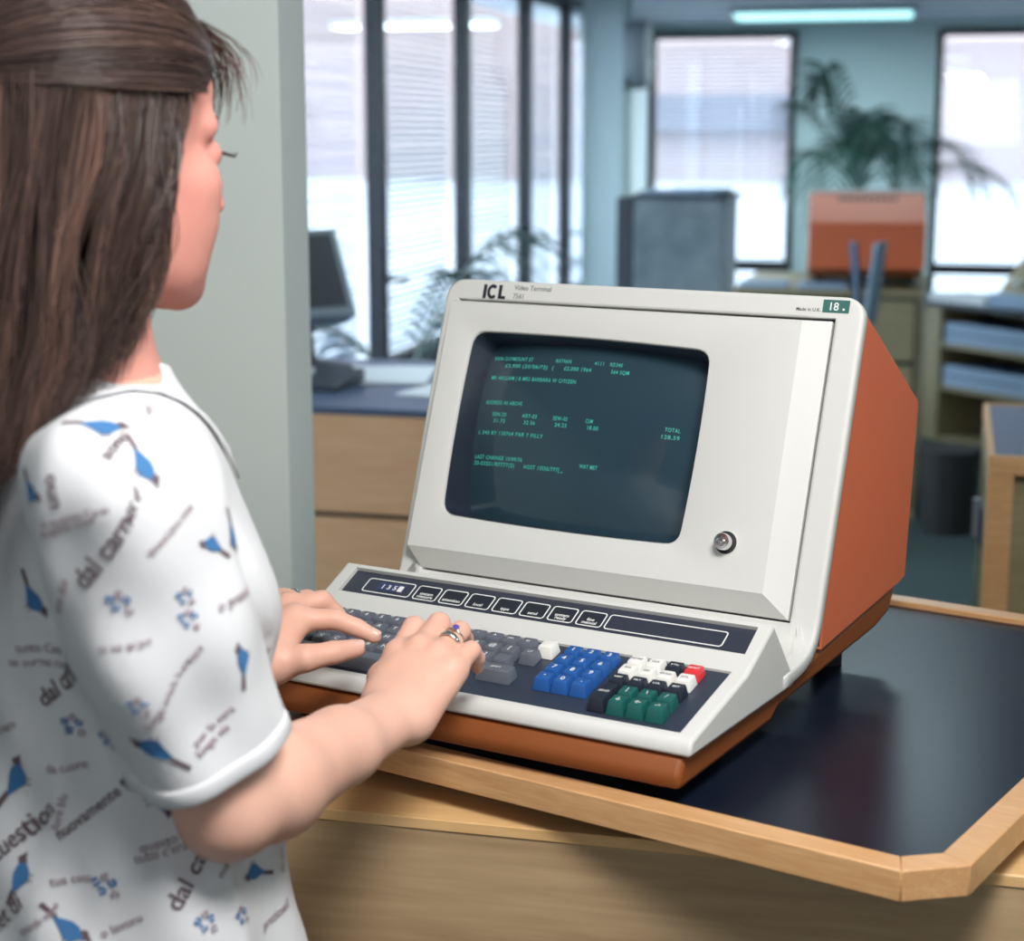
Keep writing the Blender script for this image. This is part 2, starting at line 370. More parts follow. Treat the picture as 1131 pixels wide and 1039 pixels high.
# ceiling lights (area lamps with glowing diffusers)
for k, (u0, u1, v0, v1, lab) in enumerate([(-1.40, -0.30, 11.45, 11.75, 'long glowing blue-white ceiling light in front of the end wall'), (-1.1, 0.1, 8.0, 8.25, 'long ceiling light above the back terminal'),
        (-1.1, 0.1, 4.6, 4.85, 'long ceiling light above the middle of the room'), (1.7, 2.9, 1.6, 1.85, 'unseen ceiling light added to the right of the big terminal for side light'), (1.8, 3.0, 4.6, 4.85, 'long ceiling light on the right side of the room'), (1.8, 3.0, 9.0, 9.25, 'long ceiling light at the far right of the room')]):  # the light right of the terminal is added to brighten its orange side
    body = MB().box(u0-0.03, u1+0.03, v0-0.02, v1+0.02, CEIL-0.035, CEIL-0.001)
    o = body.build('ceiling_light', M['steel'], rz=-RHO)
    MB().box(u0, u1, v0, v1, CEIL-0.062, CEIL-0.035).build('diffuser', M['soffit'], o)
    tag(o, lab, 'ceiling light', 'long ceiling lights')
    l = area('tube_lamp', R((u0+u1)/2, (v0+v1)/2, CEIL-0.075), R((u0+u1)/2, (v0+v1)/2, 0), u1-u0, (26, 8, 22, 13, 12, 18)[k], (0.80, 0.97, 1.0), sy=v1-v0)
    l.rotation_euler = (0, 0, -RHO)

# outside
struct(MB().box(-90, 90, -30, 120, -0.5, -0.15), 'ground', M['outground'])
for (u0, u1, v0, v1, z1, m_, lab) in [(-60, 25, 66, 76, 26, 'outwall', 'pinkish building far beyond the end windows'), (-40, -34, -20, 60, 7, 'outpale', 'pale grey building across the street from the side glazing')]:
    b = MB().box(u0, u1, v0, v1, -0.2, z1).build('building', M[m_], rz=-RHO)
    tag(b, lab, 'building')
    if m_ == 'outwall':
        w_ = MB()
        for k in range(5): w_.box(-13+k*0.01, -4.5, v0-0.9, v0+0.1, 1.7+k*5, 3.0+k*5)
        w_.build('ledge', M['outgrey'], b)

# ------------------------------------------------------------------ furniture
# reception counter under the tray
ctr = empty('reception_counter', R(0, 1.408, 0), -RHO, 'pale wooden reception counter the terminal and its framed tray stand on', 'counter')
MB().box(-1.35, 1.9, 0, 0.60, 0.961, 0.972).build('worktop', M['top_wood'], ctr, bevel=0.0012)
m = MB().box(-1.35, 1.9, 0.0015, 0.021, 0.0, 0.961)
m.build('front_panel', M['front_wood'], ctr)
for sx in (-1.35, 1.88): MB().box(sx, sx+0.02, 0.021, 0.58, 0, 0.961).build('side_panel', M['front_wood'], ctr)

# framed tray
TR = -math.atan2(0.559, 0.829)
tray = empty('terminal_tray', (0, 0, 0.993), TR, 'black vinyl topped square tray with orange wood lipping and clipped corners under the terminal', 'tray')
x0, x1, y0, y1 = -1.193, -0.413, 1.203, 1.975; c = 0.040; t = 0.0265
outer = [(x0+c, y0), (x1-c, y0), (x1, y0+c), (x1, y1-c), (x1-c, y1), (x0+c, y1), (x0, y1-c), (x0, y0+c)]
ti = 0.0165
inner = [(x0+c+ti*0.7, y0+t), (x1-c-ti*0.7, y0+t), (x1-t, y0+c+ti*0.7), (x1-t, y1-c-ti*0.7), (x1-c-ti*0.7, y1-t), (x0+c+ti*0.7, y1-t), (x0+t, y1-c-ti*0.7), (x0+t, y0+c+ti*0.7)]
MB().poly(inner, 0.004, 0.0195).build('vinyl_top', M['vinyl'], tray)
for i in range(8):
    j = (i+1) % 8
    MB().poly([outer[i], outer[j], inner[j], inner[i]], 0.0, 0.026).build('edge_lipping' if i % 2 == 0 else 'corner_lipping', M['trim'], tray, bevel=0.0012)
MB().lathe([(0.20, -0.0205), (0.20, 0.003)], c=((x0+x1)/2-0.02, (y0+y1)/2-0.03, 0), seg=48).build('turntable_base', M['black'], tray)

# storage counter at the left
sc_ = empty('storage_counter', R(0, 3.478, 0), -RHO, 'light wood counter with dark blue top and wide drawer fronts between pillar and terminal', 'counter')
MB().box(-2.15, -0.15, 0.0, 0.80, 0.985, 1.0).build('worktop', M['blue_top'], sc_, bevel=0.002)
MB().box(-2.15, -0.15, 0.02, 0.78, 0.0, 0.985).build('carcass', M['frame'], sc_)
for zz0, zz1 in ((0.772, 0.984), (0.535, 0.760), (0.30, 0.523), (0.08, 0.288)):
    for uu, uw in ((-2.148, -1.352), (-1.348, -0.152)):
        MB().box(uu, uw, 0.0, 0.0195, zz0, zz1).build('drawer_front', M['drawer_wood'], sc_, bevel=0.001)
pad = empty('keyboard', R(-1.52, 3.70, 1.0), -RHO-0.10, 'dark flat keyboard lying on the left counter below the tilted display', 'keyboard')
MB().prism([(0, 0), (0.17, 0), (0.17, 0.035), (0, 0.014)], -0.16, 0.19).build('case', M['darkplastic'], pad, bevel=0.003)
m = MB()
for r_ in range(4):
    for c_ in range(13):
        m.box(-0.145+c_*0.0185, -0.130+c_*0.0185, 0.03+r_*0.02, 0.046+r_*0.02, 0.015+(r_+1.5)*0.0026, 0.028+(r_+1.5)*0.0026)
m.build('keys', M['paper'], pad)
for dx, dy, rz, lab in ((-1.30, 3.98, 0.2, 'white sheet of paper on the left counter beside the keyboard'), (-1.05, 3.80, -0.2, 'white sheet of paper nearest the big terminal on the left counter')):
    tag(MB().box(-0.105, 0.105, -0.148, 0.148, 0, 0.004).build('paper_sheet', M['paper'], loc=R(dx, dy, 1.0005), rz=rz-RHO), lab, 'paper', 'papers on the left counter')
ph = empty('telephone', R(-1.62, 3.60, 1.0), -RHO, 'small dark desk telephone at the pillar edge on the left counter', 'telephone')
ph.location = R(-2.0, 3.62, 1.0)
MB().prism([(0, 0), (0.2, 0), (0.2, 0.075), (0.15, 0.08), (0, 0.03)], -0.08, 0.08).build('body', M['darkplastic'], ph, bevel=0.006)
MB().tube([(-0.09, 0.165, 0.105), (-0.05, 0.165, 0.12), (0.05, 0.165, 0.12), (0.09, 0.165, 0.105)], [0.022, 0.014, 0.014, 0.022], 10).build('handset', M['darkplastic'], ph, smooth=True)
mon = empty('display_monitor', R(-1.66, 3.98, 1.0), -RHO, 'dark tilted display on a stand peeking out behind the pale wall pillar', 'monitor')
mon.location = R(-1.53, 4.02, 1.0)
MB().lathe([(0.12, 0), (0.12, 0.012), (0.03, 0.03), (0.022, 0.12)], seg=24).build('stand', M['darkplastic'], mon, smooth=False, auto=40)
Xm = Matrix.Translation((-0.05, 0, 0.215)) @ Matrix.Rotation(radians(52), 4, 'Z') @ Matrix.Rotation(radians(-24), 4, 'X')
m = MB(); X = lambda p: Xm @ Vector(p)
f0 = [(-0.15, -0.06, -0.115), (0.15, -0.06, -0.115), (0.15, -0.06, 0.115), (-0.15, -0.06, 0.115)]
f1 = [(-0.15, 0.0, -0.115), (0.15, 0.0, -0.115), (0.15, 0.0, 0.115), (-0.15, 0.0, 0.115)]
f2 = [(-0.09, 0.15, -0.075), (0.09, 0.15, -0.075), (0.09, 0.15, 0.065), (-0.09, 0.15, 0.065)]
vs = [X(p) for p in f0+f1+f2]
m.add(vs, [(0, 1, 2, 3), (8, 11, 10, 9)]+[(i+k*4, (i+1) % 4+k*4, (i+1) % 4+k*4+4, i+k*4+4) for k in (0, 1) for i in range(4)])
m.build('housing', M['greyplastic'], mon, bevel=0.006)
MB().box(-0.128, 0.128, -0.0625, -0.055, -0.088, 0.098, X=X).build('screen', M['ink'], mon)

# grey cabinet
gc = empty('filing_cabinet', R(-1.455, 8.2, 0), -RHO, 'tall blue-grey marbled cabinet in front of the left end window', 'cabinet')
MB().box(0, 0.43, 0.012, 0.5, 0.0, 1.275).build('body', M['greyplastic'], gc, bevel=0.004)
MB().box(-0.005, 0.445, -0.006, 0.51, 1.275, 1.296).build('top', M['darkplastic'], gc, bevel=0.002)
for k in range(1): MB().box(0.006, 0.424, 0, 0.0125, 0.03, 1.20).build('door', M['fabric'], gc, bevel=0.002)
MB().box(0.006, 0.424, 0.0, 0.0125, 1.206, 1.27).build('header_panel', M['fabric'], gc, bevel=0.002)
dc = tag(MB().box(0, 0.075, 0, 0.42, 0, 1.28).build('narrow_cupboard', M['darkplastic'], bevel=0.003, loc=R(-1.54, 8.22, 0), rz=-RHO), 'narrow dark cupboard against the left side of the blue-grey cabinet', 'cupboard')
rr = random.Random(3)
for k, lab in enumerate(('leftmost pale blue paper pile on top of the blue-grey cabinet', 'middle pale blue paper pile on top of the blue-grey cabinet', 'right pale blue paper pile on top of the blue-grey cabinet')):
    tag(MB().box(-0.06, 0.06, -0.13, 0.13, 0, 0.012+0.006*k).build('paper_pile', M['folder'], loc=R(-1.38+k*0.145, 8.40, 1.2965), rz=rr.uniform(-0.05, 0.05)-RHO), lab, 'paper pile', 'paper piles on the cabinet')
tag(MB().poly([(0, -0.02), (0.13, -0.006), (0.13, 0.006), (0, 0.02)], 0, 0.012).build('ruler', M['darkplastic'], loc=R(-1.08, 8.24, 1.2965), rz=-RHO), 'dark pointed strip sticking out at the cabinet top right corner', 'ruler')

# clock on the column
ck = empty('wall_clock', R(-1.88, 10.35, 2.03), -RHO, 'round white clock fixed to the side of the pale column near the ceiling', 'clock')
Xc = Matrix.Rotation(radians(90), 4, 'Y'); X = lambda p: Xc @ Vector(p)
MB().lathe([(0.19, 0.0), (0.20, 0.03), (0.20, 0.09), (0.185, 0.12)], seg=36, X=X).build('case', M['steel'], ck, auto=40)
MB().lathe([(0.178, 0.1201), (0.178, 0.122)], seg=36, X=X).build('dial', M['paper'], ck)
m = MB(); m.box(0.123, 0.126, -0.006, 0.006, -0.01, 0.10); m.box(0.123, 0.126, -0.01, 0.14, -0.006, 0.006); m.build('hands', M['ink'], ck)

# drawer chest with the second terminal
DZ = 0.945
dk = empty('drawer_chest', R(-0.86, 7.28, 0), -RHO, 'pale wooden drawer chest with the second terminal on top', 'drawer chest')
MB().box(0, 0.76, 0.015, 0.95, 0, DZ-0.022).build('carcass', M['pale_wood'], dk)
MB().box(-0.008, 0.768, -0.006, 0.96, DZ-0.022, DZ).build('top', M['pale_wood'], dk, bevel=0.002)
MB().box(0.02, 0.74, 0.008, 0.0149, 0.04, DZ-0.03).build('recess', M['frame'], dk)
for c_ in range(2):
    for zz in ((0.66, 0.905), (0.36, 0.64), (0.06, 0.34)):
        MB().box(0.03+c_*0.36, 0.372+c_*0.36, -0.003, 0.0079, zz[0], zz[1]).build('drawer_front', M['pale_wood'], dk, bevel=0.002)
for k, (du, dv, lab) in enumerate(((0.08, 0.12, 'pale blue document folder at the left end of the drawer chest'), (0.26, 0.10, 'pale blue document folder on the drawer chest in front of the second terminal'))):
    tag(MB().box(-0.10, 0.10, -0.07, 0.10, 0, 0.018).build('document_folder', M['folder'], loc=R(-0.86+du*1.35, 7.28+dv, DZ+0.0005), rz=-RHO+0.1*k), lab, 'folder', 'folders on the drawer chest')
ds = empty('document_stand', R(-0.305, 6.75, 0), -RHO, 'blue-grey v-shaped document stand in front of the drawer chest', 'stand')
MB().lathe([(0.16, 0), (0.16, 0.015), (0.02, 0.03), (0.014, 0.04), (0.014, 0.86)], seg=20).build('post', M['darkplastic'], ds, auto=40)
for sx, mm in ((-1, 'folder_dark'), (1, 'folder')):
    Xb = Matrix.Translation((sx*0.018, 0, 0.86)) @ Matrix.Rotation(radians(6*sx), 4, 'Y') @ Matrix.Rotation(radians(-9*sx), 4, 'Z')
    MB().box(-0.007, 0.007, -0.10, 0.10, 0.0, 0.315, X=lambda p: Xb @ Vector(p)).build('board', M[mm], ds, bevel=0.003)

# right bookcase turned towards the window
BR = -RHO - radians(46)
bk = empty('bookcase', R(-0.12, 9.38, 0), BR, 'low pale wooden bookcase with binders at the right edge', 'bookcase')
L_ = 1.7
MB().box(-0.02, L_+0.02, -0.02, 0.42, 0.70, 0.722).build('top', M['darkplastic'], bk, bevel=0.002)
MB().box(0.0, 0.13, 0, 0.40, 0, 0.70).build('side_panel', M['pale_wood'], bk, bevel=0.002)
MB().box(L_-0.05, L_, 0, 0.40, 0, 0.70).build('side_panel', M['pale_wood'], bk, bevel=0.002)
MB().box(0.13, L_-0.05, 0.38, 0.40, 0, 0.70).build('back_panel', M['pale_wood'], bk)
for zz in (0.0, 0.27, 0.49): MB().box(0.13, L_-0.05, 0.01, 0.38, zz, zz+0.022).build('shelf', M['pale_wood'], bk)
ex_ = Vector((cos(BR), sin(BR), 0)); ey_ = Vector((-sin(BR), cos(BR), 0)); b0 = R(-0.12, 9.38, 0)
kk = 0
for zz, nm in ((0.2925, 'lower'), (0.5125, 'upper')):
    for lev in range(2):
        p = b0 + ex_*(0.14) + ey_*0.02
        o = empty('ring_binder', p+Vector((0, 0, zz+lev*0.056)), BR, 'pale blue binder lying flat on the %s shelf of the bookcase, %s of its pair' % (nm, ('bottom', 'top')[lev]), 'binder', 'binders lying in the bookcase')
        MB().box(0, 0.62, 0.0, 0.006, 0, 0.050).build('spine', M['folder'], o, bevel=0.002)
        MB().box(0, 0.62, 0.006, 0.30, 0, 0.004).box(0, 0.62, 0.006, 0.30, 0.046, 0.050).build('cover', M['folder_dark'], o)
        MB().box(0.01, 0.61, 0.012, 0.29, 0.005, 0.045).build('pages', M['paper'], o)
tag(MB().box(0, 0.40, 0, 0.26, 0, 0.035).build('paper_stack', M['paper'], loc=b0+ex_*0.0+ey_*0.03+Vector((0, 0, 0.7225)), rz=BR), 'long low stack of white paper on the bookcase top', 'paper stack')
ct = empty('card_pyramid', b0+ex_*0.59+ey_*0.12+Vector((0, 0, 0.7225)), BR, 'olive pyramid shaped holder in a pale blue tray on the bookcase', 'desk ornament')
MB().box(-0.15, 0.22, -0.11, 0.11, 0.0, 0.075).build('tray', M['folder'], ct, bevel=0.01)
vs = [(-0.11, -0.08, 0.0755), (0.11, -0.08, 0.0755), (0.11, 0.08, 0.0755), (-0.11, 0.08, 0.0755), (0, 0, 0.29)]
MB().add(vs, [(3, 2, 1, 0), (0, 1, 4), (1, 2, 4), (2, 3, 4), (3, 0, 4)]).build('pyramid', M['pale_wood'], ct)
MB().lathe([(0.001, -0.02), (0.014, -0.014), (0.02, 0), (0.014, 0.014), (0.001, 0.02)], c=(0.02, -0.085, 0.13), seg=12).build('knob', M['paper'], ct, smooth=True)

# waste bin
bn_ = empty('waste_bin', R(0.035, 7.10, 0), -RHO, 'round black waste bin on the floor in front of the bookcase', 'waste bin')
MB().lathe([(0.10, 0), (0.125, 0.33), (0.118, 0.33), (0.095, 0.01), (0.001, 0.01)], seg=32).build('body', M['black'], bn_, auto=40)
MB().lathe([(0.124, 0.325), (0.130, 0.325), (0.130, 0.340), (0.124, 0.340)], seg=32).build('rim', M['black'], bn_, auto=40)

# near right cabinet
nc = empty('side_cabinet', R(0.085, 3.228, 0), -RHO, 'wood framed cabinet with slate blue top at the right edge', 'cabinet')
MB().box(0.012, 1.2, 0.012, 0.64, 0.985, 0.997).build('top', M['blue_top'], nc)
m = MB().box(0, 0.012, 0.0, 0.652, 0.965, 1.0).box(0.012, 1.2, 0.0, 0.012, 0.965, 1.0).box(0.012, 1.2, 0.64, 0.652, 0.965, 1.0)
m.build('edge_lipping', M['trim'], nc, bevel=0.001)
MB().box(0.0, 0.046, 0.0, 0.03, 0, 0.9645).build('corner_post', M['trim'], nc, bevel=0.001)
MB().box(0.010, 1.2, 0.045, 0.64, 0.0, 0.9645).build('carcass', M['pale_wood'], nc)
for zz0, zz1 in ((0.66, 0.955), (0.36, 0.65), (0.05, 0.35)):
    d = MB().box(0.0, 0.0095, 0.048, 0.63, zz0, zz1).build('drawer_front', M['pale_wood'], nc, bevel=0.002)
    MB().box(-0.004, 0.0, 0.22, 0.36, (zz0+zz1)/2-0.03, (zz0+zz1)/2+0.045).build('label_holder', M['folder_dark'], d)
    MB().box(-0.016, 0.0, 0.40, 0.42, (zz0+zz1)/2-0.05, (zz0+zz1)/2+0.03).build('handle', M['steel'], d, bevel=0.002)

# palms
def frond(parent, base, az, length, rise, droop, leaf, n=19, seed=0, mat_='leaf', w_=0.009):
    rr = random.Random(seed); d = Vector((sin(az), cos(az), 0)); side = Vector((d.y, -d.x, 0)); m = MB(); pts = []
    for i in range(17):
        t = i/16; pts.append(Vector(base)+d*(length*(t**0.9)*(1-0.15*t*t))+Vector((0, 0, rise*sin(t*pi*0.62)-droop*t*t*t)))
    m.tube(pts, [0.006*(1-0.8*i/16)+0.001 for i in range(17)], 5)
    for k in range(n):
        t = 0.16+0.84*k/(n-1); f = t*16; i = min(int(f), 15); p = pts[i].lerp(pts[i+1], f-i); tg = (pts[i+1]-pts[i]).normalized()
        ln = leaf*(0.55+0.75*sin(pi*min(1, (t*0.85+0.1))))*rr.uniform(0.85, 1.1)
        for s in (-1, 1):
            dr = (side*s*0.85+tg*(0.45+0.5*t)+Vector((0, 0, 0.25))).normalized(); q = p; q1 = p; ws = (0.35, 1.0, 0.85, 0.05); P = []
            up = dr.cross(tg).normalized()
            wd = dr.cross(up).normalized()
            for j in range(4):
                tt = j/3; c_ = p+dr*ln*tt+Vector((0, 0, -ln*0.55*tt*tt)); P += [c_-wd*w_*ws[j], c_+wd*w_*ws[j]]
            m.add(P, [(0, 1, 3, 2), (2, 3, 5, 4), (4, 5, 7, 6)])
    return m.build('frond', M[mat_], parent, fixn=False)
def palm(loc, h, fronds, label, mat_, pot_r=0.16):
    o = empty('potted_palm', loc, 0, label, 'palm')
    MB().lathe([(pot_r*0.75, 0), (pot_r, 0.28), (pot_r*1.05, 0.28), (pot_r*1.05, 0.31), (pot_r*0.93, 0.31), (pot_r*0.9, 0.27)], seg=28).build('pot', M['terracotta'], o, auto=40)
    MB().lathe([(pot_r*0.9, 0.262), (pot_r*0.9, 0.272)], seg=24).build('soil', M['soil'], o)
    MB().tube([(0, 0, 0.265), (0.01, 0.0, h*0.6), (0, 0, h)], [0.03, 0.022, 0.016], 9).build('trunk', M['trunk'], o, smooth=True)
    for i, a in enumerate(fronds): frond(o, (0, 0, h-0.02), *a, seed=i, mat_=mat_)
    return o
#  az (0 = away from camera, +90 = right), length, rise, droop, leaflet
palm(R(-1.66, 5.25, 0), 0.82, [(radians(88), 0.42, 0.46, 0.06, 0.38), (radians(125), 0.42, 0.22, 0.10, 0.26), (radians(-80), 0.50, 0.22, 0.15, 0.26), (radians(-115), 0.42, 0.10, 0.2, 0.24), (radians(40), 0.40, 0.36, 0.1, 0.22)], 'dark leaved potted palm standing between the left counter and the side glazing', 'leafdark')
palm(R(-0.50, 9.5, 0), 1.34, [(radians(-75), 0.42, 0.42, 0.05, 0.26), (radians(-100), 0.42, 0.22, 0.2, 0.24), (radians(-40), 0.30, 0.62, 0.05, 0.26), (radians(80), 0.80, 0.30, 0.28, 0.24), (radians(100), 0.95, 0.16, 0.22, 0.26),
    (radians(20), 0.4, 0.45, 0.2, 0.24), (radians(140), 0.4, 0.30, 0.3, 0.24), (radians(-150), 0.4, 0.30, 0.35, 0.24), (radians(60), 0.55, 0.42, 0.3, 0.24), (radians(170), 0.35, 0.42, 0.3, 0.22), (radians(-60), 0.28, 0.55, 0.05, 0.24)],
    'tall potted palm rising behind the second terminal between the end windows', 'leaf')

# ------------------------------------------------------------------ the terminal (local x right, y back, z up from the tray)
W = 0.477
term = empty('video_terminal', T_O, -YAW, 'big orange and cream video terminal with keyboard in the centre, in front of the woman', 'computer terminal')
# lower base
prof = [(0.004, 0.018), (0.205, 0.018), (0.222, 0.027), (0.50, 0.036), (0.545, 0.044), (0.566, 0.070), (0.325, 0.0565), (0.245, 0.0445), (0.010, 0.0465), (0.000, 0.030)]
MB().prism(prof, 0.007, W-0.007).build('base', M['orange_shaded'], term, bevel=0.006, seg=3)
for fx in (0.05, W-0.05):
    for fy in (0.06, 0.15): MB().lathe([(0.013, 0.0), (0.014, 0.0185)], c=(fx, fy, 0), seg=20).build('foot', M['black'], term)
    MB().lathe([(0.016, 0.0), (0.017, 0.038)], c=(fx, 0.47, 0), seg=20).build('foot', M['black'], term)
# rear cover
prof = [(0.322, 0.0585), (0.566, 0.0735), (0.584, 0.077), (0.607, 0.269), (0.425, 0.379), (0.405, 0.383), (0.345, 0.195)]
rm = MB(); pi_ = len(prof)
rm.prism(prof, 0.003, 0.006).prism(prof, W-0.0065, W-0.0035)
for i in range(5):          # skin: bottom, lower back, back, sloping top, front top lip; the front stays open behind the tube
    (ya, za), (yb, zb) = prof[i], prof[i+1]; l = math.hypot(yb-ya, zb-za); ny, nz = -(zb-za)/l*0.003, (yb-ya)/l*0.003
    rm.prism([(ya, za), (yb, zb), (yb+ny, zb+nz), (ya+ny, za+nz)], 0.0045, W-0.005)
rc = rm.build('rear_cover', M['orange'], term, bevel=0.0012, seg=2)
dv = Vector((0, 0.607-0.425, 0.269-0.379)).normalized(); nv = Vector((0, -dv.z, dv.y))
p0 = Vector((0, 0.425, 0.379))
for k in range(9):
    X = lambda p, k=k: Vector((0.115+k*0.0275+p.x, 0, 0))+p0+dv*p.y+nv*p.z
    MB().box(0, 0.020, 0.022, 0.052, -0.0004, 0.0012, X=X).build('vent', M['ink'], rc)

# bezel : a sheet curved forward at its foot with a hole for the door
BT = Vector((0, 0.092, 0.267)).normalized()                       # up along the face
foot = [(0.313, 0.133), (0.2985, 0.0915), (0.2935, 0.0810), (0.285, 0.0725), (0.273, 0.0675), (0.258, 0.0650), (0.236, 0.0635), (0.222, 0.0628)]
def face(x, s, off=0.0):
    """bezel coordinates -> local; off > 0 is out of the face, towards the user"""
    if s >= 0: y, z = 0.313+BT.y*s, 0.133+BT.z*s; ty, tz = BT.y, BT.z
    else:
        a = -s; i = 0
        while i < len(foot)-2:
            d = math.dist(foot[i], foot[i+1])
            if a <= d: break
            a -= d; i += 1
        (ay, az), (by, bz) = foot[i], foot[i+1]; d = math.dist(foot[i], foot[i+1]); t = a/d
        y, z = ay+(by-ay)*t, az+(bz-az)*t
        def tng(j): 
            j = max(0, min(len(foot)-2, j)); e = math.dist(foot[j], foot[j+1]); return ((foot[j][0]-foot[j+1][0])/e, (foot[j][1]-foot[j+1][1])/e)
        t0, t1 = (tng(i-1) if i > 0 else (BT.y, BT.z)), tng(i+1); tm = tng(i)
        if t < 0.5: k = t+0.5; ty, tz = [(u+v)/2*(1-2*t)+v*2*t for u, v in zip(t0, tm)]
        else: ty, tz = [v*(2-2*t)+(v+u)/2*(2*t-1) for v, u in zip(tm, t1)]
        l = math.hypot(ty, tz); ty /= l; tz /= l
    return Vector((x, y-tz*off, z+ty*off))
XL, XR, ST, SB = -0.0085, 0.4785, 0.2815, -0.140
def bez_outline(ins=0.0):
    out = []; r = 0.021-ins
    x0, x1, s1 = XL+ins, XR-ins, ST-ins
    n = 30
    for k in range(n): out.append((x1, SB+(s1-r-SB)*k/n))
    for k in range(7): a = radians(90*k/6); out.append((x1-r+r*cos(a), s1-r+r*sin(a)))
    for k in range(1, 12): out.append((x1-r+(x0+r-(x1-r))*k/12, s1))
    for k in range(7): a = radians(90+90*k/6); out.append((x0+r+r*cos(a), s1-r+r*sin(a)))
    for k in range(1, n+1): out.append((x0, s1-r+(SB-(s1-r))*k/n))
    for k in range(1, 12): out.append((x0+(x1-x0)*k/12, SB))
    return out
def bez_hole():
    n = 30; x1, s0, s1 = 0.4500, -0.0465, 0.2592; xl = lambda q: 0.0085+(s1-q)*0.0130/0.3057
    out = [(x1, s0+(s1-s0)*k/n) for k in range(n)]+[(x1, s1)]*7
    out += [(x1+(xl(s1)-x1)*k/12, s1) for k in range(1, 12)]+[(xl(s1), s1)]*7
    for k in range(1, n+1): q = s1+(s0-s1)*k/n; out.append((xl(q), q))
    out += [(xl(s0)+(x1-xl(s0))*k/12, s0) for k in range(1, 12)]
    return out
m = MB(); oo = bez_outline(0.0035); ih = bez_hole(); N = len(oo); RAD = 8
loops = []
def addloop(pts2, off): 
    st = len(m.v); m.v += [tuple(face(x, s, off)) for x, s in pts2]; loops.append(st); return st
def join(a, b):
    for i in range(N): j = (i+1) % N; m.f.append((a+i, a+j, b+j, b+i)); m.m.append(0)
prev = None
for k in range(RAD+1):
    t = k/RAD; l = addloop([(a[0]*(1-t)+b[0]*t, a[1]*(1-t)+b[1]*t) for a, b in zip(ih, oo)], 0.0)
    if prev is not None: join(prev, l)
    prev = l
for ins, off in ((0.0018, -0.0005), (0.0005, -0.0018), (0.0, -0.0035), (0.0, -0.0125), (0.0015, -0.0145)):
    l = addloop(bez_outline(ins), off); join(prev, l); prev = l
l = addloop(ih, -0.0145); join(prev, l); join(l, loops[0])
bez = m.build('bezel', M['cream'], term, smooth=True)

# door with its flat face proud at the bottom
def doff(s): return 0.0025+(0.2545-s)*0.0158/0.2775
flat = [(0.0015, 0.2545), (0.4165, 0.2545), (0.4240, -0.0230), (0.0092, -0.0230)]
opening = rquad([(0.0375, 0.2225), (0.3235, 0.2175), (0.3262, 0.0138), (0.0430, 0.0155)], 0.016)
bow = []
for x, s in opening:     # slightly bowed sides
    cx_, cs_ = 0.1825, 0.118; bx = (x-cx_)/0.145; bs = (s-cs_)/0.103
    bow.append((x+0.0035*bx*(1-min(1, bs*bs))*0.8, s+0.0030*bs*(1-min(1, bx*bx))))
# refine opening outline
def refine(P, n):
    out = []
    for i in range(len(P)):
        a = Vector(P[i]); b = Vector(P[(i+1) % len(P)]); k = max(1, int((b-a).length/n))
        for j in range(k): out.append(tuple(a.lerp(b, j/k)))
    return out
op = refine(opening, 0.012)
def bowf(x, s):
    bx = (x-0.1825)/0.145; bs = (s-0.118)/0.103
    return (x+0.003*bx*max(0, 1-bs*bs), s+0.0028*bs*max(0, 1-bx*bx))
op = [bowf(*p) for p in op]
def on_rect(p, ctr, quad):
    """outline point of quad in the direction of p from ctr"""
    c_ = Vector(ctr); d = Vector(p)-c_; best = None
    for i in range(4):
        a, b = Vector(quad[i]), Vector(quad[(i+1) % 4]); e = b-a; den = d.x*e.y-d.y*e.x
        if abs(den) < 1e-12: continue
        t = ((a.x-c_.x)*e.y-(a.y-c_.y)*e.x)/den; u = ((a.x-c_.x)*d.y-(a.y-c_.y)*d.x)/den
        if t > 0 and -1e-6 <= u <= 1+1e-6 and (best is None or t < best): best = t
    return tuple(c_+d*best)
ctr0 = (0.19, 0.118)
# corners projected into op so that the quad keeps sharp corners
angs = [(math.atan2(p[1]-ctr0[1], p[0]-ctr0[0]), p) for p in op]
ringq = [on_rect(p, ctr0, flat) for p in op]
for q in flat:
    i = min(range(len(ringq)), key=lambda k: math.dist(ringq[k], q)); ringq[i] = q
m = MB(); n = len(op)
def loop(pts, f): st = len(m.v); m.v += [tuple(f(x, s)) for x, s in pts]; return st
def shrink(P, d): c_ = (0.1825, 0.118); return [(x-(x-c_[0])/0.145*d, s-(s-c_[1])/0.103*d) for x, s in P]
A_ = loop(ringq, lambda x, s: face(x, s, doff(s)))
B_ = loop(shrink(op, -0.0016), lambda x, s: face(x, s, doff(s)))
C_ = loop(op, lambda x, s: face(x, s, doff(s)-0.0008))
D_ = loop(shrink(op, 0.0010), lambda x, s: face(x, s, doff(s)-0.0035))
for a, b in ((A_, B_), (B_, C_), (C_, D_)):
    for i in range(n): j = (i+1) % n; m.f.append((a+i, a+j, b+j, b+i)); m.m.append(0)
outq = [(0.0035, 0.2562), (0.4462, 0.2562), (0.4470, -0.0440), (0.0205, -0.0440)]
offs = [0.0006, -0.003, -0.001, 0.0006]
O_ = len(m.v); m.v += [tuple(face(x, s, o_)) for (x, s), o_ in zip(outq, offs)]
P_ = len(m.v); m.v += [tuple(face(x, s, doff(s))) for x, s in flat]
for i in range(4): j = (i+1) % 4; m.f.append((P_+i, P_+j, O_+j, O_+i)); m.m.append(0)
Q_ = len(m.v); m.v += [tuple(face(x, s, -0.010)) for x, s in outq]
for i in range(4): j = (i+1) % 4; m.f.append((O_+i, O_+j, Q_+j, Q_+i)); m.m.append(0)
door = m.build('screen_door', M['cream'], term, auto=28, fixn=True)
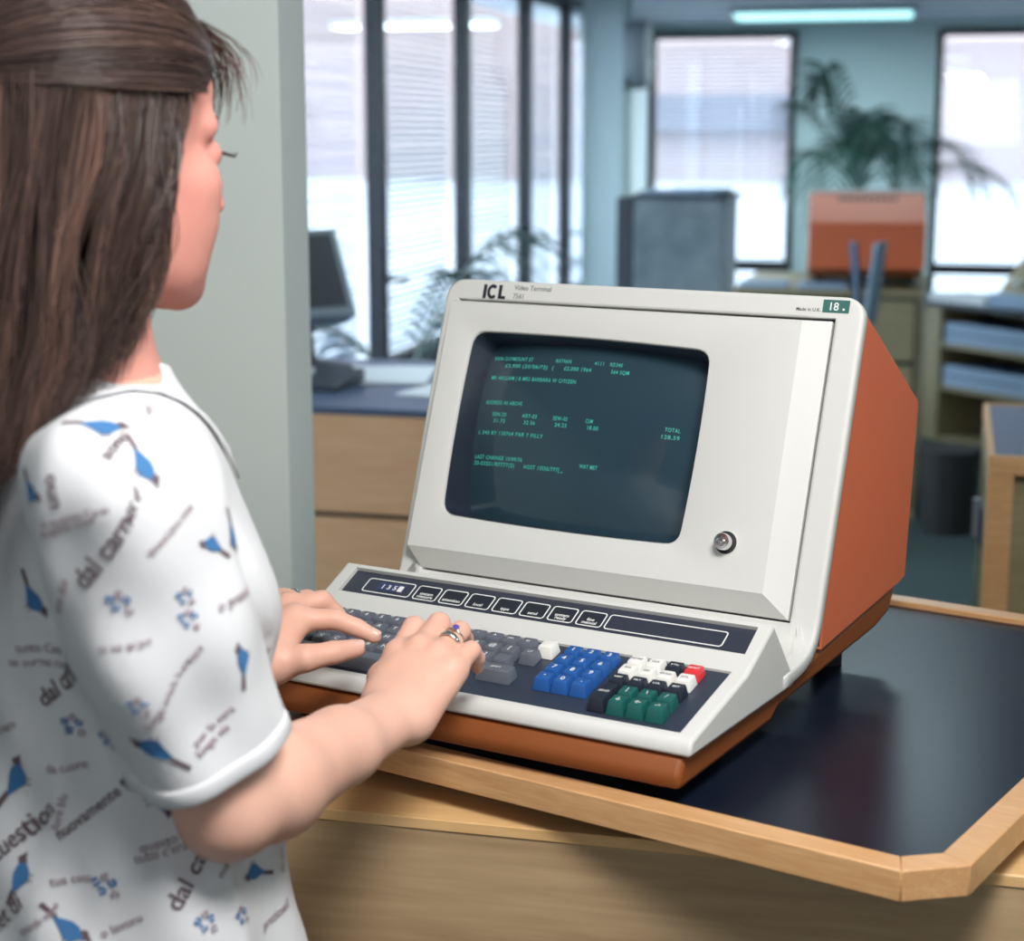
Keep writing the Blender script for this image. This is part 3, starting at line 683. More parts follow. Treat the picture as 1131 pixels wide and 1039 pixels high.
# dark strips put in as the shade in the gap round the door
m = MB(); X = lambda p: face(p.x, p.y, p.z)
for x0_, x1_, s0_, s1_ in ((0.443, 0.4515, -0.047, 0.2605), (0.012, 0.4515, 0.2525, 0.2605), (0.018, 0.4515, -0.0475, -0.0405)): m.box(x0_, x1_, s0_, s1_, -0.0135, -0.0125, X=X)
m.build('door_gap_shade', M['navy'], term)
# dark surround and the tube
def crt(x, s): return -.010-.020*((x-.181)/.15)**2-.013*((s-.118)/.105)**2
m = MB()
A_ = loop(shrink(op, 0.0008), lambda x, s: face(x, s, doff(s)-0.0030)); B_ = loop(shrink(op, 0.004), lambda x, s: face(x, s, -0.012)); C_ = loop(shrink(op, 0.0075), lambda x, s: face(x, s, -0.052))
for a, b in ((A_, B_), (B_, C_)):
    for i in range(n): j = (i+1) % n; m.f.append((a+i, a+j, b+j, b+i)); m.m.append(0)
m.build('screen_surround', M['surround'], term, smooth=True)
m = MB(); NX, NS = 32, 24; g = []
for i in range(NX+1):
    for j in range(NS+1):
        x = 0.025+0.312*i/NX; s = 0.006+0.224*j/NS; m.v.append(tuple(face(x, s, crt(x, s))))
for i in range(NX):
    for j in range(NS): a = i*(NS+1)+j; m.f.append((a, a+NS+1, a+NS+2, a+1)); m.m.append(0)
scr = m.build('screen', M['crt'], term, smooth=True)
TXT = [('RAIN DUYMOUNT ST', 0.0491, 0.1995, 0.1034), ('NATHAN', 0.1337, 0.1995, 0.1534), ('4111', 0.1823, 0.1995, 0.1932), ('RD340', 0.2006, 0.1995, 0.2153), ('£3,900 (20/06/72)  (', 0.0666, 0.1914, 0.1332), ('£2,000 1964', 0.1464, 0.1914, 0.1802), ('564 SQM', 0.2037, 0.1914, 0.2248), ('MR WILLIAM J & MRS BARBARA W CITIZEN', 0.0511, 0.1769, 0.1651), ('ADDRESS AS ABOVE', 0.0512, 0.1484, 0.1029), ('SEN-20', 0.0642, 0.1352, 0.0837), ('ART-03', 0.106, 0.1352, 0.1253), ('SEW-02', 0.1463, 0.1352, 0.1644), ('CLM', 0.1865, 0.1352, 0.195), ('31.75', 0.067, 0.1281, 0.0839), ('32.56', 0.1095, 0.1281, 0.1245), ('24.25', 0.1499, 0.1281, 0.1649), ('18.00', 0.1891, 0.1281, 0.203), ('TOTAL', 0.2762, 0.1350, 0.2928), ('128.59', 0.2728, 0.1272, 0.2931), ('L 543 BY 130764 PAR 7 FILLY', 0.0487, 0.1142, 0.1377), ('LAST CHANGE 15/09/76', 0.0487, 0.0867, 0.1152), ('20-03551/07777(2)', 0.0486, 0.0798, 0.1056), ('HOST 15555/777[', 0.1183, 0.0798, 0.1641), ('WAT MET', 0.1875, 0.0862, 0.2087)]
for s_, x0_, s0_, x1_ in TXT:
    m = MB()
    v, f = text2d(s_, 1.0, sp=1.15, bold=0.012); wd = max(p[0] for p in v); k = (x1_-x0_)/wd; hh = 0.0042/0.70
    m.add([face(x0_+x*k, s0_-0.002+y*hh, crt(x0_+x*k, s0_+y*hh)+0.0005) for x, y in v], f)
    m.build('screen_text', M['glow'], scr, fixn=False)
m = MB()
for k in range(1): m.box(0, 1, 0, 1, 0, 1, X=lambda p: face(0.1655+p.x*0.0028, 0.0772+p.y*0.0007, crt(0.166, 0.077)+0.0004+p.z*0.0002))
m.build('cursor', M['glow'], scr, fixn=False)
# printing on the bezel
pl = lambda x0, s0: (lambda x, y: face(x0+x, s0+y, 0.0003))
m = MB(); lg = pl(0.0395, 0.2602); HL_ = 0.0158
m.add([lg(x, y) for x, y in ((0, 0), (0.0042, 0), (0.0042, HL_), (0, HL_))], [(0, 1, 2, 3)])
arc = []; nA = 22
for k in range(nA+1):
    a_ = radians(42+276*k/nA); arc.append((0.0118+0.0068*cos(a_), HL_/2+0.0083*sin(a_))); arc.append((0.0118+0.0030*cos(a_), HL_/2+0.0045*sin(a_)))
m.add([lg(*p) for p in arc], [(2*k, 2*k+1, 2*k+3, 2*k+2) for k in range(nA)])
m.add([lg(x, y) for x, y in ((0.0196, 0), (0.0290, 0), (0.0290, 0.0036), (0.0238, 0.0036), (0.0238, HL_), (0.0196, HL_))], [(0, 1, 2, 3), (0, 3, 4, 5)])
m.build('maker_logo', M['ink'], bez, fixn=False)
m = MB(); add_text(m, 'Video Terminal', 0.0080, pl(0.0785, 0.2712), squeeze=0.93, bold=0.006); add_text(m, '7561', 0.0080, pl(0.0780, 0.2617), squeeze=0.93, bold=0.006); m.build('model_lettering', M['greyink'], bez, fixn=False)
m = MB(); add_text(m, 'Made in U.K.', 0.0050, pl(0.4070, 0.2650), bold=0.01); m.build('origin_lettering', M['ink'], bez, fixn=False)
m = MB(); X = lambda p: face(p.x, p.y, p.z)
m.box(0.4350, 0.4625, 0.2645, 0.2775, -0.0002, 0.0006, X=X); pq = lambda x0, s0: (lambda x, y: face(x0+x, s0+y, 0.0009))
add_text(m, '1', 0.0115, pq(0.4405, 0.2668), mi=1, bold=0.01); add_text(m, '8', 0.0115, pq(0.4462, 0.2668), mi=1, bold=0.01)
m.box(0.4560, 0.4580, 0.2670, 0.2690, 0.0006, 0.0009, X=X, mi=1)
m.build('number_label', [M['label_green'], M['white_ink']], bez, fixn=False)
# the lock
def FX(cx, cs, off):
    o_ = face(cx, cs, off); nrm = (face(cx, cs, 1.0)-face(cx, cs, 0.0)); 
    def f(p): return o_+Vector((1, 0, 0))*p.x+BT*p.y+nrm*p.z
    return f
X = FX(0.3775, 0.0225, doff(0.0225))
lk = MB().lathe([(0.0115, 0.0002), (0.0115, 0.0012), (0.0098, 0.0014)], seg=32, X=X).build('key_lock', M['black'], term, auto=30)
MB().lathe([(0.0124, -0.001), (0.0124, 0.0008), (0.0116, 0.0016), (0.0112, 0.0006)], seg=32, X=X).build('lock_ring', M['cream'], lk, auto=30)
MB().lathe([(0.0084, 0.001), (0.0086, 0.0120), (0.0078, 0.0136), (0.0052, 0.0138), (0.0046, 0.0126)], seg=32, X=X).build('lock_barrel', M['chrome'], lk, auto=30)
MB().lathe([(0.0022, 0.0125), (0.0028, 0.0150), (0.0014, 0.0154)], seg=16, X=X).build('lock_core', M['chrome'], lk, auto=30)

# keyboard case: the key area slopes gently, the status panel behind it more steeply
P0 = (0.012, 0.062); BRK = (0.1279, 0.0880); APX = (0.1885, 0.1180)
def mkplane(a, b):
    l = math.dist(a, b); c_, s_ = (b[0]-a[0])/l, (b[1]-a[1])/l
    return (lambda x, t, off=0.0: Vector((x, a[0]+c_*t-s_*off, a[1]+s_*t+c_*off))), l, math.atan2(s_, c_)
top, LK, SL = mkplane(P0, BRK); top2, LP, SL2 = mkplane(BRK, APX)
well = [(0.0105, 0.0076), (0.4618, 0.0076), (0.4618, 0.1180), (0.0105, 0.1180)]
pan = [(0.0160, 0.0240), (0.4647, 0.0240), (0.4634, 0.0615), (0.0160, 0.0615)]
xs0, xs1 = 0.0, W
m = MB()
def q4(pts): 
    st = len(m.v); m.v += [tuple(p) for p in pts]; m.f.append(tuple(range(st, st+len(pts)))); m.m.append(0)
C4 = lambda P, off=0.0, pl_=top: [pl_(x, t, off) for x, t in P]
k1, k2, k3, k4 = (xs0, 0), (xs1, 0), (xs1, LK), (xs0, LK)
q4(C4([k1, k2, well[1], well[0]])); q4(C4([k2, k3, well[2], well[1]])); q4(C4([k3, k4, well[3], well[2]])); q4(C4([k4, k1, well[0], well[3]]))
k1, k2, k3, k4 = (xs0, 0), (xs1, 0), (xs1, LP), (xs0, LP)
q4(C4([k1, k2, pan[1], pan[0]], 0, top2)); q4(C4([k2, k3, pan[2], pan[1]], 0, top2)); q4(C4([k3, k4, pan[3], pan[2]], 0, top2)); q4(C4([k4, k1, pan[0], pan[3]], 0, top2))
side = [(0.0065, 0.0475), (0.0075, 0.056), P0]
bk_ = [(0.2415, 0.0555), (0.2422, 0.0455)]
for x in (xs0, xs1): q4([(x, y, z) for y, z in side+[BRK, APX]+bk_])
def strip(a, b): q4([(xs0, *a), (xs1, *a), (xs1, *b), (xs0, *b)])
strip(side[0], side[1]); strip(side[1], side[2]); strip(APX, bk_[0]); strip(bk_[0], bk_[1]); strip(bk_[1], side[0])
def clean(m, name, mt, par, bev):
    me = bpy.data.meshes.new(name); me.from_pydata(m.v, [], m.f); bm = bmesh.new(); bm.from_mesh(me)
    bmesh.ops.remove_doubles(bm, verts=bm.verts, dist=1e-5); bmesh.ops.recalc_face_normals(bm, faces=bm.faces); bm.to_mesh(me); bm.free()
    for x in mt: me.materials.append(x)
    o = bpy.data.objects.new(name, me); COL.objects.link(o); o.parent = par
    b = o.modifiers.new('bevel', 'BEVEL'); b.width = bev; b.segments = 4; b.limit_method = 'ANGLE'; b.angle_limit = radians(20)
    me.polygons.foreach_set('use_smooth', [True]*len(me.polygons)); me.set_sharp_from_angle(angle=radians(50))
    return o
kc = clean(m, 'keyboard_case', [M['cream']], term, 0.0035)
# well liner + plate, panel liner + plate
m = MB()
wi = [(x, t) for x, t in well]
st = len(m.v); m.v += [tuple(p) for p in C4(wi)+C4(wi, -0.0025)]
for i in range(4): j = (i+1) % 4; m.f.append((st+i, st+j, st+j+4, st+i+4)); m.m.append(0)
m.build('well_edge', M['cream'], kc)
m = MB(); m.add(C4(wi, -0.0024)+C4(wi, -0.0045), [(0, 1, 2, 3), (7, 6, 5, 4), (0, 4, 5, 1), (1, 5, 6, 2), (2, 6, 7, 3), (3, 7, 4, 0)]); m.build('key_plate', M['navy'], term)
m = MB(); st = 0; m.v += [tuple(p) for p in C4(pan, 0, top2)+C4(pan, -0.0055, top2)]
for i in range(4): j = (i+1) % 4; m.f.append((i, j, j+4, i+4)); m.m.append(0)
m.build('panel_edge', M['cream'], kc)
m = MB(); m.add(C4(pan, -0.0042, top2)+C4(pan, -0.0065, top2), [(0, 1, 2, 3), (7, 6, 5, 4), (0, 4, 5, 1), (1, 5, 6, 2), (2, 6, 7, 3), (3, 7, 4, 0)])
M['navy_window'] = mat('navy_window', (0.03, 0.045, 0.13), 0.3)
M['panel'] = mat('glossy_dark_panel', (0.035, 0.04, 0.06), 0.16, coat=0.2)
sp_ = m.build('status_panel', M['panel'], term)
PO = -0.0040
pp = lambda x, y: top2(x, y, PO)
def para(x0, x1, t0=0.0330, t1=0.0530, r=0.003): return [(x, t) for x, t in rrect(x0, x1, t0, t1, r, 4)]
m = MB(); ribbon(m, para(0.0380, 0.0945), 0.0013, pp)
m.mi = 1; m.add([top2(0.0535, 0.0375, PO+.0001), top2(0.0850, 0.0375, PO+.0001), top2(0.0850, 0.0490, PO+.0001), top2(0.0535, 0.0490, PO+.0001)], [(0, 1, 2, 3)]); m.mi = 0
pz = lambda x0, t0: (lambda x, y: top2(x0+x, t0+y, PO+0.0003))
for k, ch in enumerate('135'): add_text(m, ch, 0.0092, pz(0.0570+k*0.0072, 0.0400), bold=0.02)
m.add([top2(0.0778, 0.0385, PO+.0004), top2(0.0835, 0.0385, PO+.0004), top2(0.0835, 0.0470, PO+.0004), top2(0.0778, 0.0470, PO+.0004)], [(0, 1, 2, 3)])
m.build('number_window', [M['white_ink'], M['navy_window']], sp_, fixn=False)
LB = [('system', 'message'), ('attention', ''), ('local', ''), ('type', ''), ('send', ''), ('system', 'ready'), ('line', 'manual')]
for k, (a, b) in enumerate(LB):
    m = MB(); x0 = 0.0995+0.03108*k; ribbon(m, para(x0, x0+0.0265), 0.0013, pp)
    xc = x0+0.0134
    if b: add_text(m, a, 0.0056, pz(xc, 0.0398), align='CENTER', bold=0.02); add_text(m, b, 0.0056, pz(xc, 0.0354), align='CENTER', bold=0.02)
    else: add_text(m, a, 0.0056, pz(xc, 0.0362), align='CENTER', bold=0.02)
    m.mi = 1
    m.add([top2(x0+0.002, 0.0345, PO+.0001), top2(x0+0.0245, 0.0345, PO+.0001), top2(x0+0.0245, 0.0515, PO+.0001), top2(x0+0.002, 0.0515, PO+.0001)], [(0, 1, 2, 3)])
    m.build('status_window', [M['white_ink'], M['ink']], sp_, fixn=False)
m = MB(); ribbon(m, para(0.3165, 0.4370), 0.0013, pp); m.build('display_window', M['white_ink'], sp_, fixn=False)

# keys
KA = radians(10.2); KO = (0.1096, 0.0906); KS = 1.015
def ktop(x, t, off=0.0): return Vector((x, KO[0]+cos(KA)*t-sin(KA)*off, KO[1]+sin(KA)*t+cos(KA)*off))
def key(x, t, mt, leg='', wu=1.0, hu=1.0, lift=0.0, leg_size=0.0075, inset=0.0027, label=None):
    x, t = KS*x-0.01568, KS*t; inset *= KS; hx, ht = 0.0183*KS*wu/2, 0.0183*KS*hu/2
    c = ktop(x, t); dy = c.y-P0[0]; tb = dy/cos(SL)              # foot on the plate, straight below
    m = MB(); b = 0.0005
    bot = [top(x+sx*(hx-b), tb+st_*(ht*0.965-b), -0.0022) for sx, st_ in ((-1, -1), (1, -1), (1, 1), (-1, 1))]
    tp = [ktop(x+sx*(hx-inset), t+st_*(ht-inset)+0.0006, lift) for sx, st_ in ((-1, -1), (1, -1), (1, 1), (-1, 1))]
    m.add(bot+tp, [(3, 2, 1, 0), (4, 5, 6, 7), (0, 1, 5, 4), (1, 2, 6, 5), (2, 3, 7, 6), (3, 0, 4, 7)])
    me = bpy.data.meshes.new('key'); me.from_pydata(m.v, [], m.f)
    bm = bmesh.new(); bm.from_mesh(me); bmesh.ops.bevel(bm, geom=list(bm.edges), offset=0.0011, segments=2, affect='EDGES', profile=0.6); 
    # dish the top
    for v in bm.verts:
        q = v.co; 
    bm.to_mesh(me); bm.free()
    me.polygons.foreach_set('use_smooth', [True]*len(me.polygons)); me.set_sharp_from_angle(angle=radians(45))
    if leg:
        v, f = text2d(leg, leg_size, align='CENTER', bold=0.012)
        vv = [me.vertices[i].co[:] for i in range(len(me.vertices))]; ff = [tuple(p.vertices) for p in me.polygons]; n0 = len(vv); sm_ = [p.use_smooth for p in me.polygons]
        hmax = max(p[1] for p in v) if v else 0
        m2 = bpy.data.meshes.new('key'); m2.from_pydata(vv+[tuple(ktop(x+a, t+c_-hmax/2+0.0006, lift+0.00012)) for a, c_ in v], [], ff+[tuple(i+n0 for i in q) for q in f])
        m2.materials.append(M[mt]); m2.materials.append(M['ink'] if mt == 'cream_key' else M['white_ink'])
        m2.polygons.foreach_set('material_index', [0]*len(ff)+[1]*len(f)); m2.polygons.foreach_set('use_smooth', [True]*len(ff)+[False]*len(f)); m2.set_sharp_from_angle(angle=radians(45)); me = m2
    else: me.materials.append(M[mt])
    o = bpy.data.objects.new('key', me); COL.objects.link(o); o.parent = term
    if label: o['label'] = label
    return o
PX = 0.01815
rows = [(0.0012, 0.0742-2*PX, ['1', '2', '3', '4', '5', '6', '7', '8', '9', '0', '-', '^', 'DEL', 'BS'][:14]),
        (-0.0172, 0.0834-2*PX, ['TAB', 'Q', 'W', 'E', 'R', 'T', 'Y', 'U', 'I', 'O', 'P', '@', '[', '_'][:13]),
        (-0.0355, 0.0862-2*PX, ['A', 'S', 'D', 'F', 'G', 'H', 'J', 'K', 'L', ';', ':', ']', ''][:13]),
        (-0.0540, 0.0957-3*PX, ['SH', 'Z', 'X', 'C', 'V', 'B', 'N', 'M', ',', '.', '/', ''][:11])]
for t_, x_, ks in rows:
    for k, ch in enumerate(ks):
        if x_+k*PX > 0.281: continue
        key(x_+k*PX, t_, 'key_grey', ch, leg_size=0.0078 if len(ch) == 1 else 0.0042)
key(0.2865, -0.0178, 'key_grey', 'LF', leg_size=0.005)
key(0.2722, -0.0555, 'key_grey', 'SHIFT', wu=2.05, leg_size=0.0042, label='wide grey shift key')
key(0.1380, -0.0745, 'key_grey', '', wu=8.4, inset=0.003, label='long grey space bar')
key(0.2965, -0.0015, 'cream_key', '', wu=1.0, hu=1.05, lift=0.002, label='tall blank white key beside the grey block')
for r_, ks in enumerate(('123', '456', '789', '-0.')):
    for k, ch in enumerate(ks): key(0.3222+0.0184*k, -0.0184*r_, 'key_blue', ch, leg_size=0.0085)
RB = [(0.0015, [('cream_key', 'HOME'), ('cream_key', 'CLR'), ('key_black', 'STN'), ('key_red', 'RESET')]), (-0.0170, [('cream_key', 'INS'), ('cream_key', 'DEL'), ('cream_key', 'ERASE'), ('cream_key', 'EOL')]),
      (-0.0360, [('key_black', 'XMT'), ('key_black', 'PRT'), ('key_black', 'LCL'), ('key_black', 'RET')]), (-0.0547, [None, ('key_green', '|'), ('key_green', '\\'), ('key_green', '/')]),
      (-0.0731, [None, ('key_green', '↓'), ('key_green', '←'), ('key_green', '→')])]
for t_, ks in RB:
    for k, q in enumerate(ks):
        if q: key(0.3856+0.0185*k, t_, q[0], q[1], leg_size=0.0078 if len(q[1]) == 1 else 0.0042)
key(0.3856, -0.0639, 'key_black', 'SEND', hu=2.0, leg_size=0.0042, label='tall black send key')

# the second terminal, seen from behind
t2 = copy_tree(term, None, skip=('key', 'screen_text', 'cursor', 'maker_logo', 'model_lettering', 'origin_lettering', 'number_label'))
t2.name = 'video_terminal'; t2.rotation_euler = (0, 0, -RHO+pi+radians(5)); t2.location = R(-0.150, 8.02, DZ+0.0005)
t2['label'] = 'second orange terminal seen from behind on the pale drawer chest'
for k in ('group',):
    if k in t2: del t2[k]

# ------------------------------------------------------------------ the woman
def smin(a, b, k):
    if k <= 0: return np.minimum(a, b)
    h = np.clip(0.5+0.5*(b-a)/k, 0, 1); return b*(1-h)+a*h-k*h*(1-h)
class SDF:
    """smooth union of round cones and ellipsoids, polygonised on a sparse grid (surface nets)"""
    def __init__(s): s.p = []
    def cone(s, a, b, r1, r2, k=0.01, sub=False):
        a, b = np.array(a, float), np.array(b, float); c = (a+b)/2; R_ = np.linalg.norm(b-a)/2+max(r1, r2)
        def f(P):
            pa = P-a; ba = b-a; l2 = ba@ba; l = math.sqrt(l2)+1e-9; rr = r1-r2
            h = np.clip((pa@ba)/l2, 0, 1); h = np.clip(h+(rr/l)*0.0, 0, 1)
            return np.linalg.norm(pa-h[:, None]*ba, axis=1)-(r1+(r2-r1)*h)
        s.p.append((f, c, R_, k, sub)); return s
    def ell(s, c, r, Rm=None, k=0.01, sub=False):
        c = np.array(c, float); r = np.array(r, float); Rm = np.eye(3) if Rm is None else np.array(Rm, float)   # columns = axes
        def f(P):
            q = (P-c)@Rm; k0 = np.linalg.norm(q/r, axis=1); k1 = np.linalg.norm(q/(r*r), axis=1)+1e-9
            return k0*(k0-1)/k1
        s.p.append((f, c, float(max(r)), k, sub)); return s
    def flat(s, a, b, r1, r2, axis, sc_, k=0.01, sub=False):
        """round cone flattened by factor sc_ along a unit axis"""
        a, b, n_ = np.array(a, float), np.array(b, float), np.array(axis, float); n_ /= np.linalg.norm(n_)
        c = (a+b)/2; R_ = np.linalg.norm(b-a)/2+max(r1, r2)
        def f(P):
            pa = P-a; ba = b-a
            pa = pa+np.outer(pa@n_, n_)*(1/sc_-1); ba = ba+n_*(ba@n_)*(1/sc_-1)
            h = np.clip((pa@ba)/(ba@ba), 0, 1); v = pa-h[:, None]*ba; rad = r1+(r2-r1)*h
            d = np.linalg.norm(v, axis=1)+1e-9; g = np.linalg.norm(v+np.outer(v@n_, n_)*(1/sc_-1), axis=1)/d
            return (d-rad)/np.maximum(g, 1)
        s.p.append((f, c, R_, k, sub)); return s
    def ev(s, P, idx=None):
        d = np.full(len(P), 1.0)
        for i in (range(len(s.p)) if idx is None else idx):
            f, c, R_, k, sub = s.p[i]; v = f(P)
            d = -smin(-d, v, k) if sub else smin(d, v, k)
        return d
    def mesh(s, h=0.0025, disp=None, B=8):
        adds = [q for q in s.p if not q[4]]
        lo = np.min([q[1]-q[2] for q in adds], axis=0)-3*h; hi = np.max([q[1]+q[2] for q in adds], axis=0)+3*h
        H = h*B; n = np.ceil((hi-lo)/H).astype(int)
        gi = np.stack(np.meshgrid(*[np.arange(k) for k in n], indexing='ij'), -1).reshape(-1, 3)
        cen = lo+(gi+0.5)*H; S = 4; blk = gi//S; key_ = (blk[:, 0]*1000+blk[:, 1])*1000+blk[:, 2]
        order = np.argsort(key_, kind='stable'); gi, cen, key_ = gi[order], cen[order], key_[order]
        st = np.flatnonzero(np.r_[True, key_[1:] != key_[:-1]]); en = np.r_[st[1:], len(key_)]
        o = np.arange(B+1); off = np.stack(np.meshgrid(o, o, o, indexing='ij'), -1)
        CI = []; CV = []
        rad = H*0.87+0.004
        for a, b in zip(st, en):
            c0 = cen[a:b]; bc = c0.mean(0); br = np.linalg.norm(c0-bc, axis=1).max()+H
            idx = [i for i, q in enumerate(s.p) if np.linalg.norm(q[1]-bc) < q[2]+br+q[3]+0.02]
            if not any(not s.p[i][4] for i in idx): continue
            d0 = s.ev(c0, idx); act = np.flatnonzero(np.abs(d0) < rad+0.012)
            if not len(act): continue
            G = gi[a:b][act]*B
            I = G[:, None, None, None, :]+off; P = lo+I.reshape(-1, 3)*h
            v = s.ev(P, idx)
            if disp is not None: v = v-disp(P)
            v = v.reshape(len(act), B+1, B+1, B+1)
            c = [v[:, i:i+B, j:j+B, k:k+B] for i in (0, 1) for j in (0, 1) for k in (0, 1)]
            c = np.stack(c, -1); neg = c < 0; m_ = neg.any(-1) & ~neg.all(-1)
            w_ = np.argwhere(m_)
            if not len(w_): continue
            CI.append(G[w_[:, 0]]+w_[:, 1:]); CV.append(c[m_])
        CI = np.concatenate(CI); CV = np.concatenate(CV)
        corner = np.array([(i, j, k) for i in (0, 1) for j in (0, 1) for k in (0, 1)], float)
        acc = np.zeros((len(CI), 3)); cnt = np.zeros(len(CI))
        for a in range(8):
            for ax in range(3):
                b = a | (4 >> ax)
                if b == a: continue
                va, vb = CV[:, a], CV[:, b]; cr = (va < 0) != (vb < 0)
                t = np.where(cr, va/np.where(cr, va-vb, 1), 0)
                pt = corner[a]+(corner[b]-corner[a])*t[:, None]
                acc += pt*cr[:, None]; cnt += cr
        V = lo+(CI+acc/cnt[:, None])*h
        N3 = n*B+2; k1 = (CI[:, 0]*N3[1]+CI[:, 1])*N3[2]+CI[:, 2]
        so = np.argsort(k1); ks = k1[so]
        def find(ci):
            q = (ci[:, 0]*N3[1]+ci[:, 1])*N3[2]+ci[:, 2]; p = np.searchsorted(ks, q); p = np.minimum(p, len(ks)-1)
            return np.where(ks[p] == q, so[p], -1)
        F = []
        for ax, (u, v_) in enumerate(((1, 2), (2, 0), (0, 1))):
            b = 4 >> ax; s0 = CV[:, 0] < 0; s1 = CV[:, b] < 0; cr = np.flatnonzero(s0 != s1)
            du = np.zeros(3, int); du[u] = 1; dv_ = np.zeros(3, int); dv_[v_] = 1
            c0 = CI[cr]; q = np.stack([find(c0), find(c0-du), find(c0-du-dv_), find(c0-dv_)], 1)
            ok = (q >= 0).all(1); q = q[ok]; fl = s0[cr][ok]
            q[~fl] = q[~fl][:, ::-1]; F.append(q)
        return V, np.concatenate(F)
def npmesh(name, V, F, mats, parent=None, smooth=True, midx=None):
    me = bpy.data.meshes.new(name); k = F.shape[1]
    me.vertices.add(len(V)); me.vertices.foreach_set('co', np.asarray(V, np.float32).ravel())
    me.loops.add(F.size); me.loops.foreach_set('vertex_index', F.ravel().astype(np.int32))
    me.polygons.add(len(F)); me.polygons.foreach_set('loop_start', np.arange(0, F.size, k, dtype=np.int32))
    if midx is not None: me.polygons.foreach_set('material_index', midx)
    for x in (mats if isinstance(mats, (list, tuple)) else [mats]): me.materials.append(x)
    me.polygons.foreach_set('use_smooth', [smooth]*len(F)); me.update(calc_edges=True); me.validate()
    o = bpy.data.objects.new(name, me); COL.objects.link(o)
    if parent: o.parent = parent
    return o
def relax(V, F, it=2, lam=0.5):
    for _ in range(it):
        acc = np.zeros_like(V); cnt = np.zeros(len(V))
        for a in range(F.shape[1]):
            b = (a+1) % F.shape[1]; np.add.at(acc, F[:, a], V[F[:, b]]); np.add.at(cnt, F[:, a], 1)
            np.add.at(acc, F[:, b], V[F[:, a]]); np.add.at(cnt, F[:, b], 1)
        V = V+(acc/np.maximum(cnt, 1)[:, None]-V)*lam
    return V

woman = empty('person', (-0.30, 1.26, 0), 0, 'woman with long brown hair in a white bird-print blouse, typing on the terminal keyboard', 'person')
WO = np.array([-0.30, 1.26, 0.0])
PB = radians(60); bf = np.array([sin(PB), cos(PB), 0]); bl = np.array([-cos(PB), sin(PB), 0]); bu = np.array([0, 0, 1.0])   # body forward, left, up
BRm = np.stack([bl, bf, bu], 1)
TC = np.array([-0.312, 1.283, 0.0])
def tb(l, f, z): return TC+bl*l+bf*f+bu*z
PH = radians(42); pt_ = radians(3)
hf0 = np.array([sin(PH), cos(PH), 0]); hl = np.array([-cos(PH), sin(PH), 0])
hf = hf0*cos(pt_)-bu*sin(pt_); hu = hf0*sin(pt_)+bu*cos(pt_); HRm = np.stack([hf, hl, hu], 1)
HC = np.array([-0.303, 1.268, 1.560])
def hp(f, l, u): return HC+hf*f+hl*l+hu*u
A = np.array
shR, elR, wrR = A([-0.264, 1.118, 1.342]), A([-0.199, 1.157, 1.107]), A([-0.0942, 1.385, 1.0986])
shL, elL, wrL = tb(0.160, 0.0, 1.340), A([-0.45, 1.435, 1.10]), A([-0.2300, 1.495, 1.112])
b = SDF()
# trunk
b.ell(tb(0, 0.0, 1.235), (0.135, 0.090, 0.175), BRm, k=0.04)
b.cone(tb(0.135, 0.0, 1.335), tb(-0.135, 0.0, 1.335), 0.045, 0.045, k=0.06)
b.cone(tb(0.065, 0.03, 1.245), tb(0.065, 0.045, 1.24), 0.050, 0.048, k=0.03); b.cone(tb(-0.065, 0.03, 1.245), tb(-0.065, 0.045, 1.24), 0.050, 0.048, k=0.03)
b.ell(tb(0, 0.0, 1.06), (0.120, 0.088, 0.150), BRm, k=0.05)
b.ell(tb(0, -0.01, 0.90), (0.142, 0.098, 0.125), BRm, k=0.04)
b.cone(tb(0, -0.015, 1.36), hp(-0.030, 0, -0.06), 0.060, 0.050, k=0.035)
b.cone(tb(0, -0.015, 1.37), hp(-0.005, 0, -0.075), 0.046, 0.044, k=0.03)
for s in (1, -1):
    b.cone(tb(0.075*s, 0, 0.82), tb(0.085*s, 0.01, 0.48), 0.070, 0.050, k=0.03)
    b.cone(tb(0.085*s, 0.01, 0.48), tb(0.085*s, -0.015, 0.32), 0.050, 0.052, k=0.02)
    b.cone(tb(0.085*s, -0.015, 0.32), tb(0.085*s, -0.01, 0.09), 0.052, 0.033, k=0.02)
    b.cone(tb(0.085*s, -0.01, 0.06), tb(0.09*s, 0.14, 0.035), 0.034, 0.026, k=0.02)
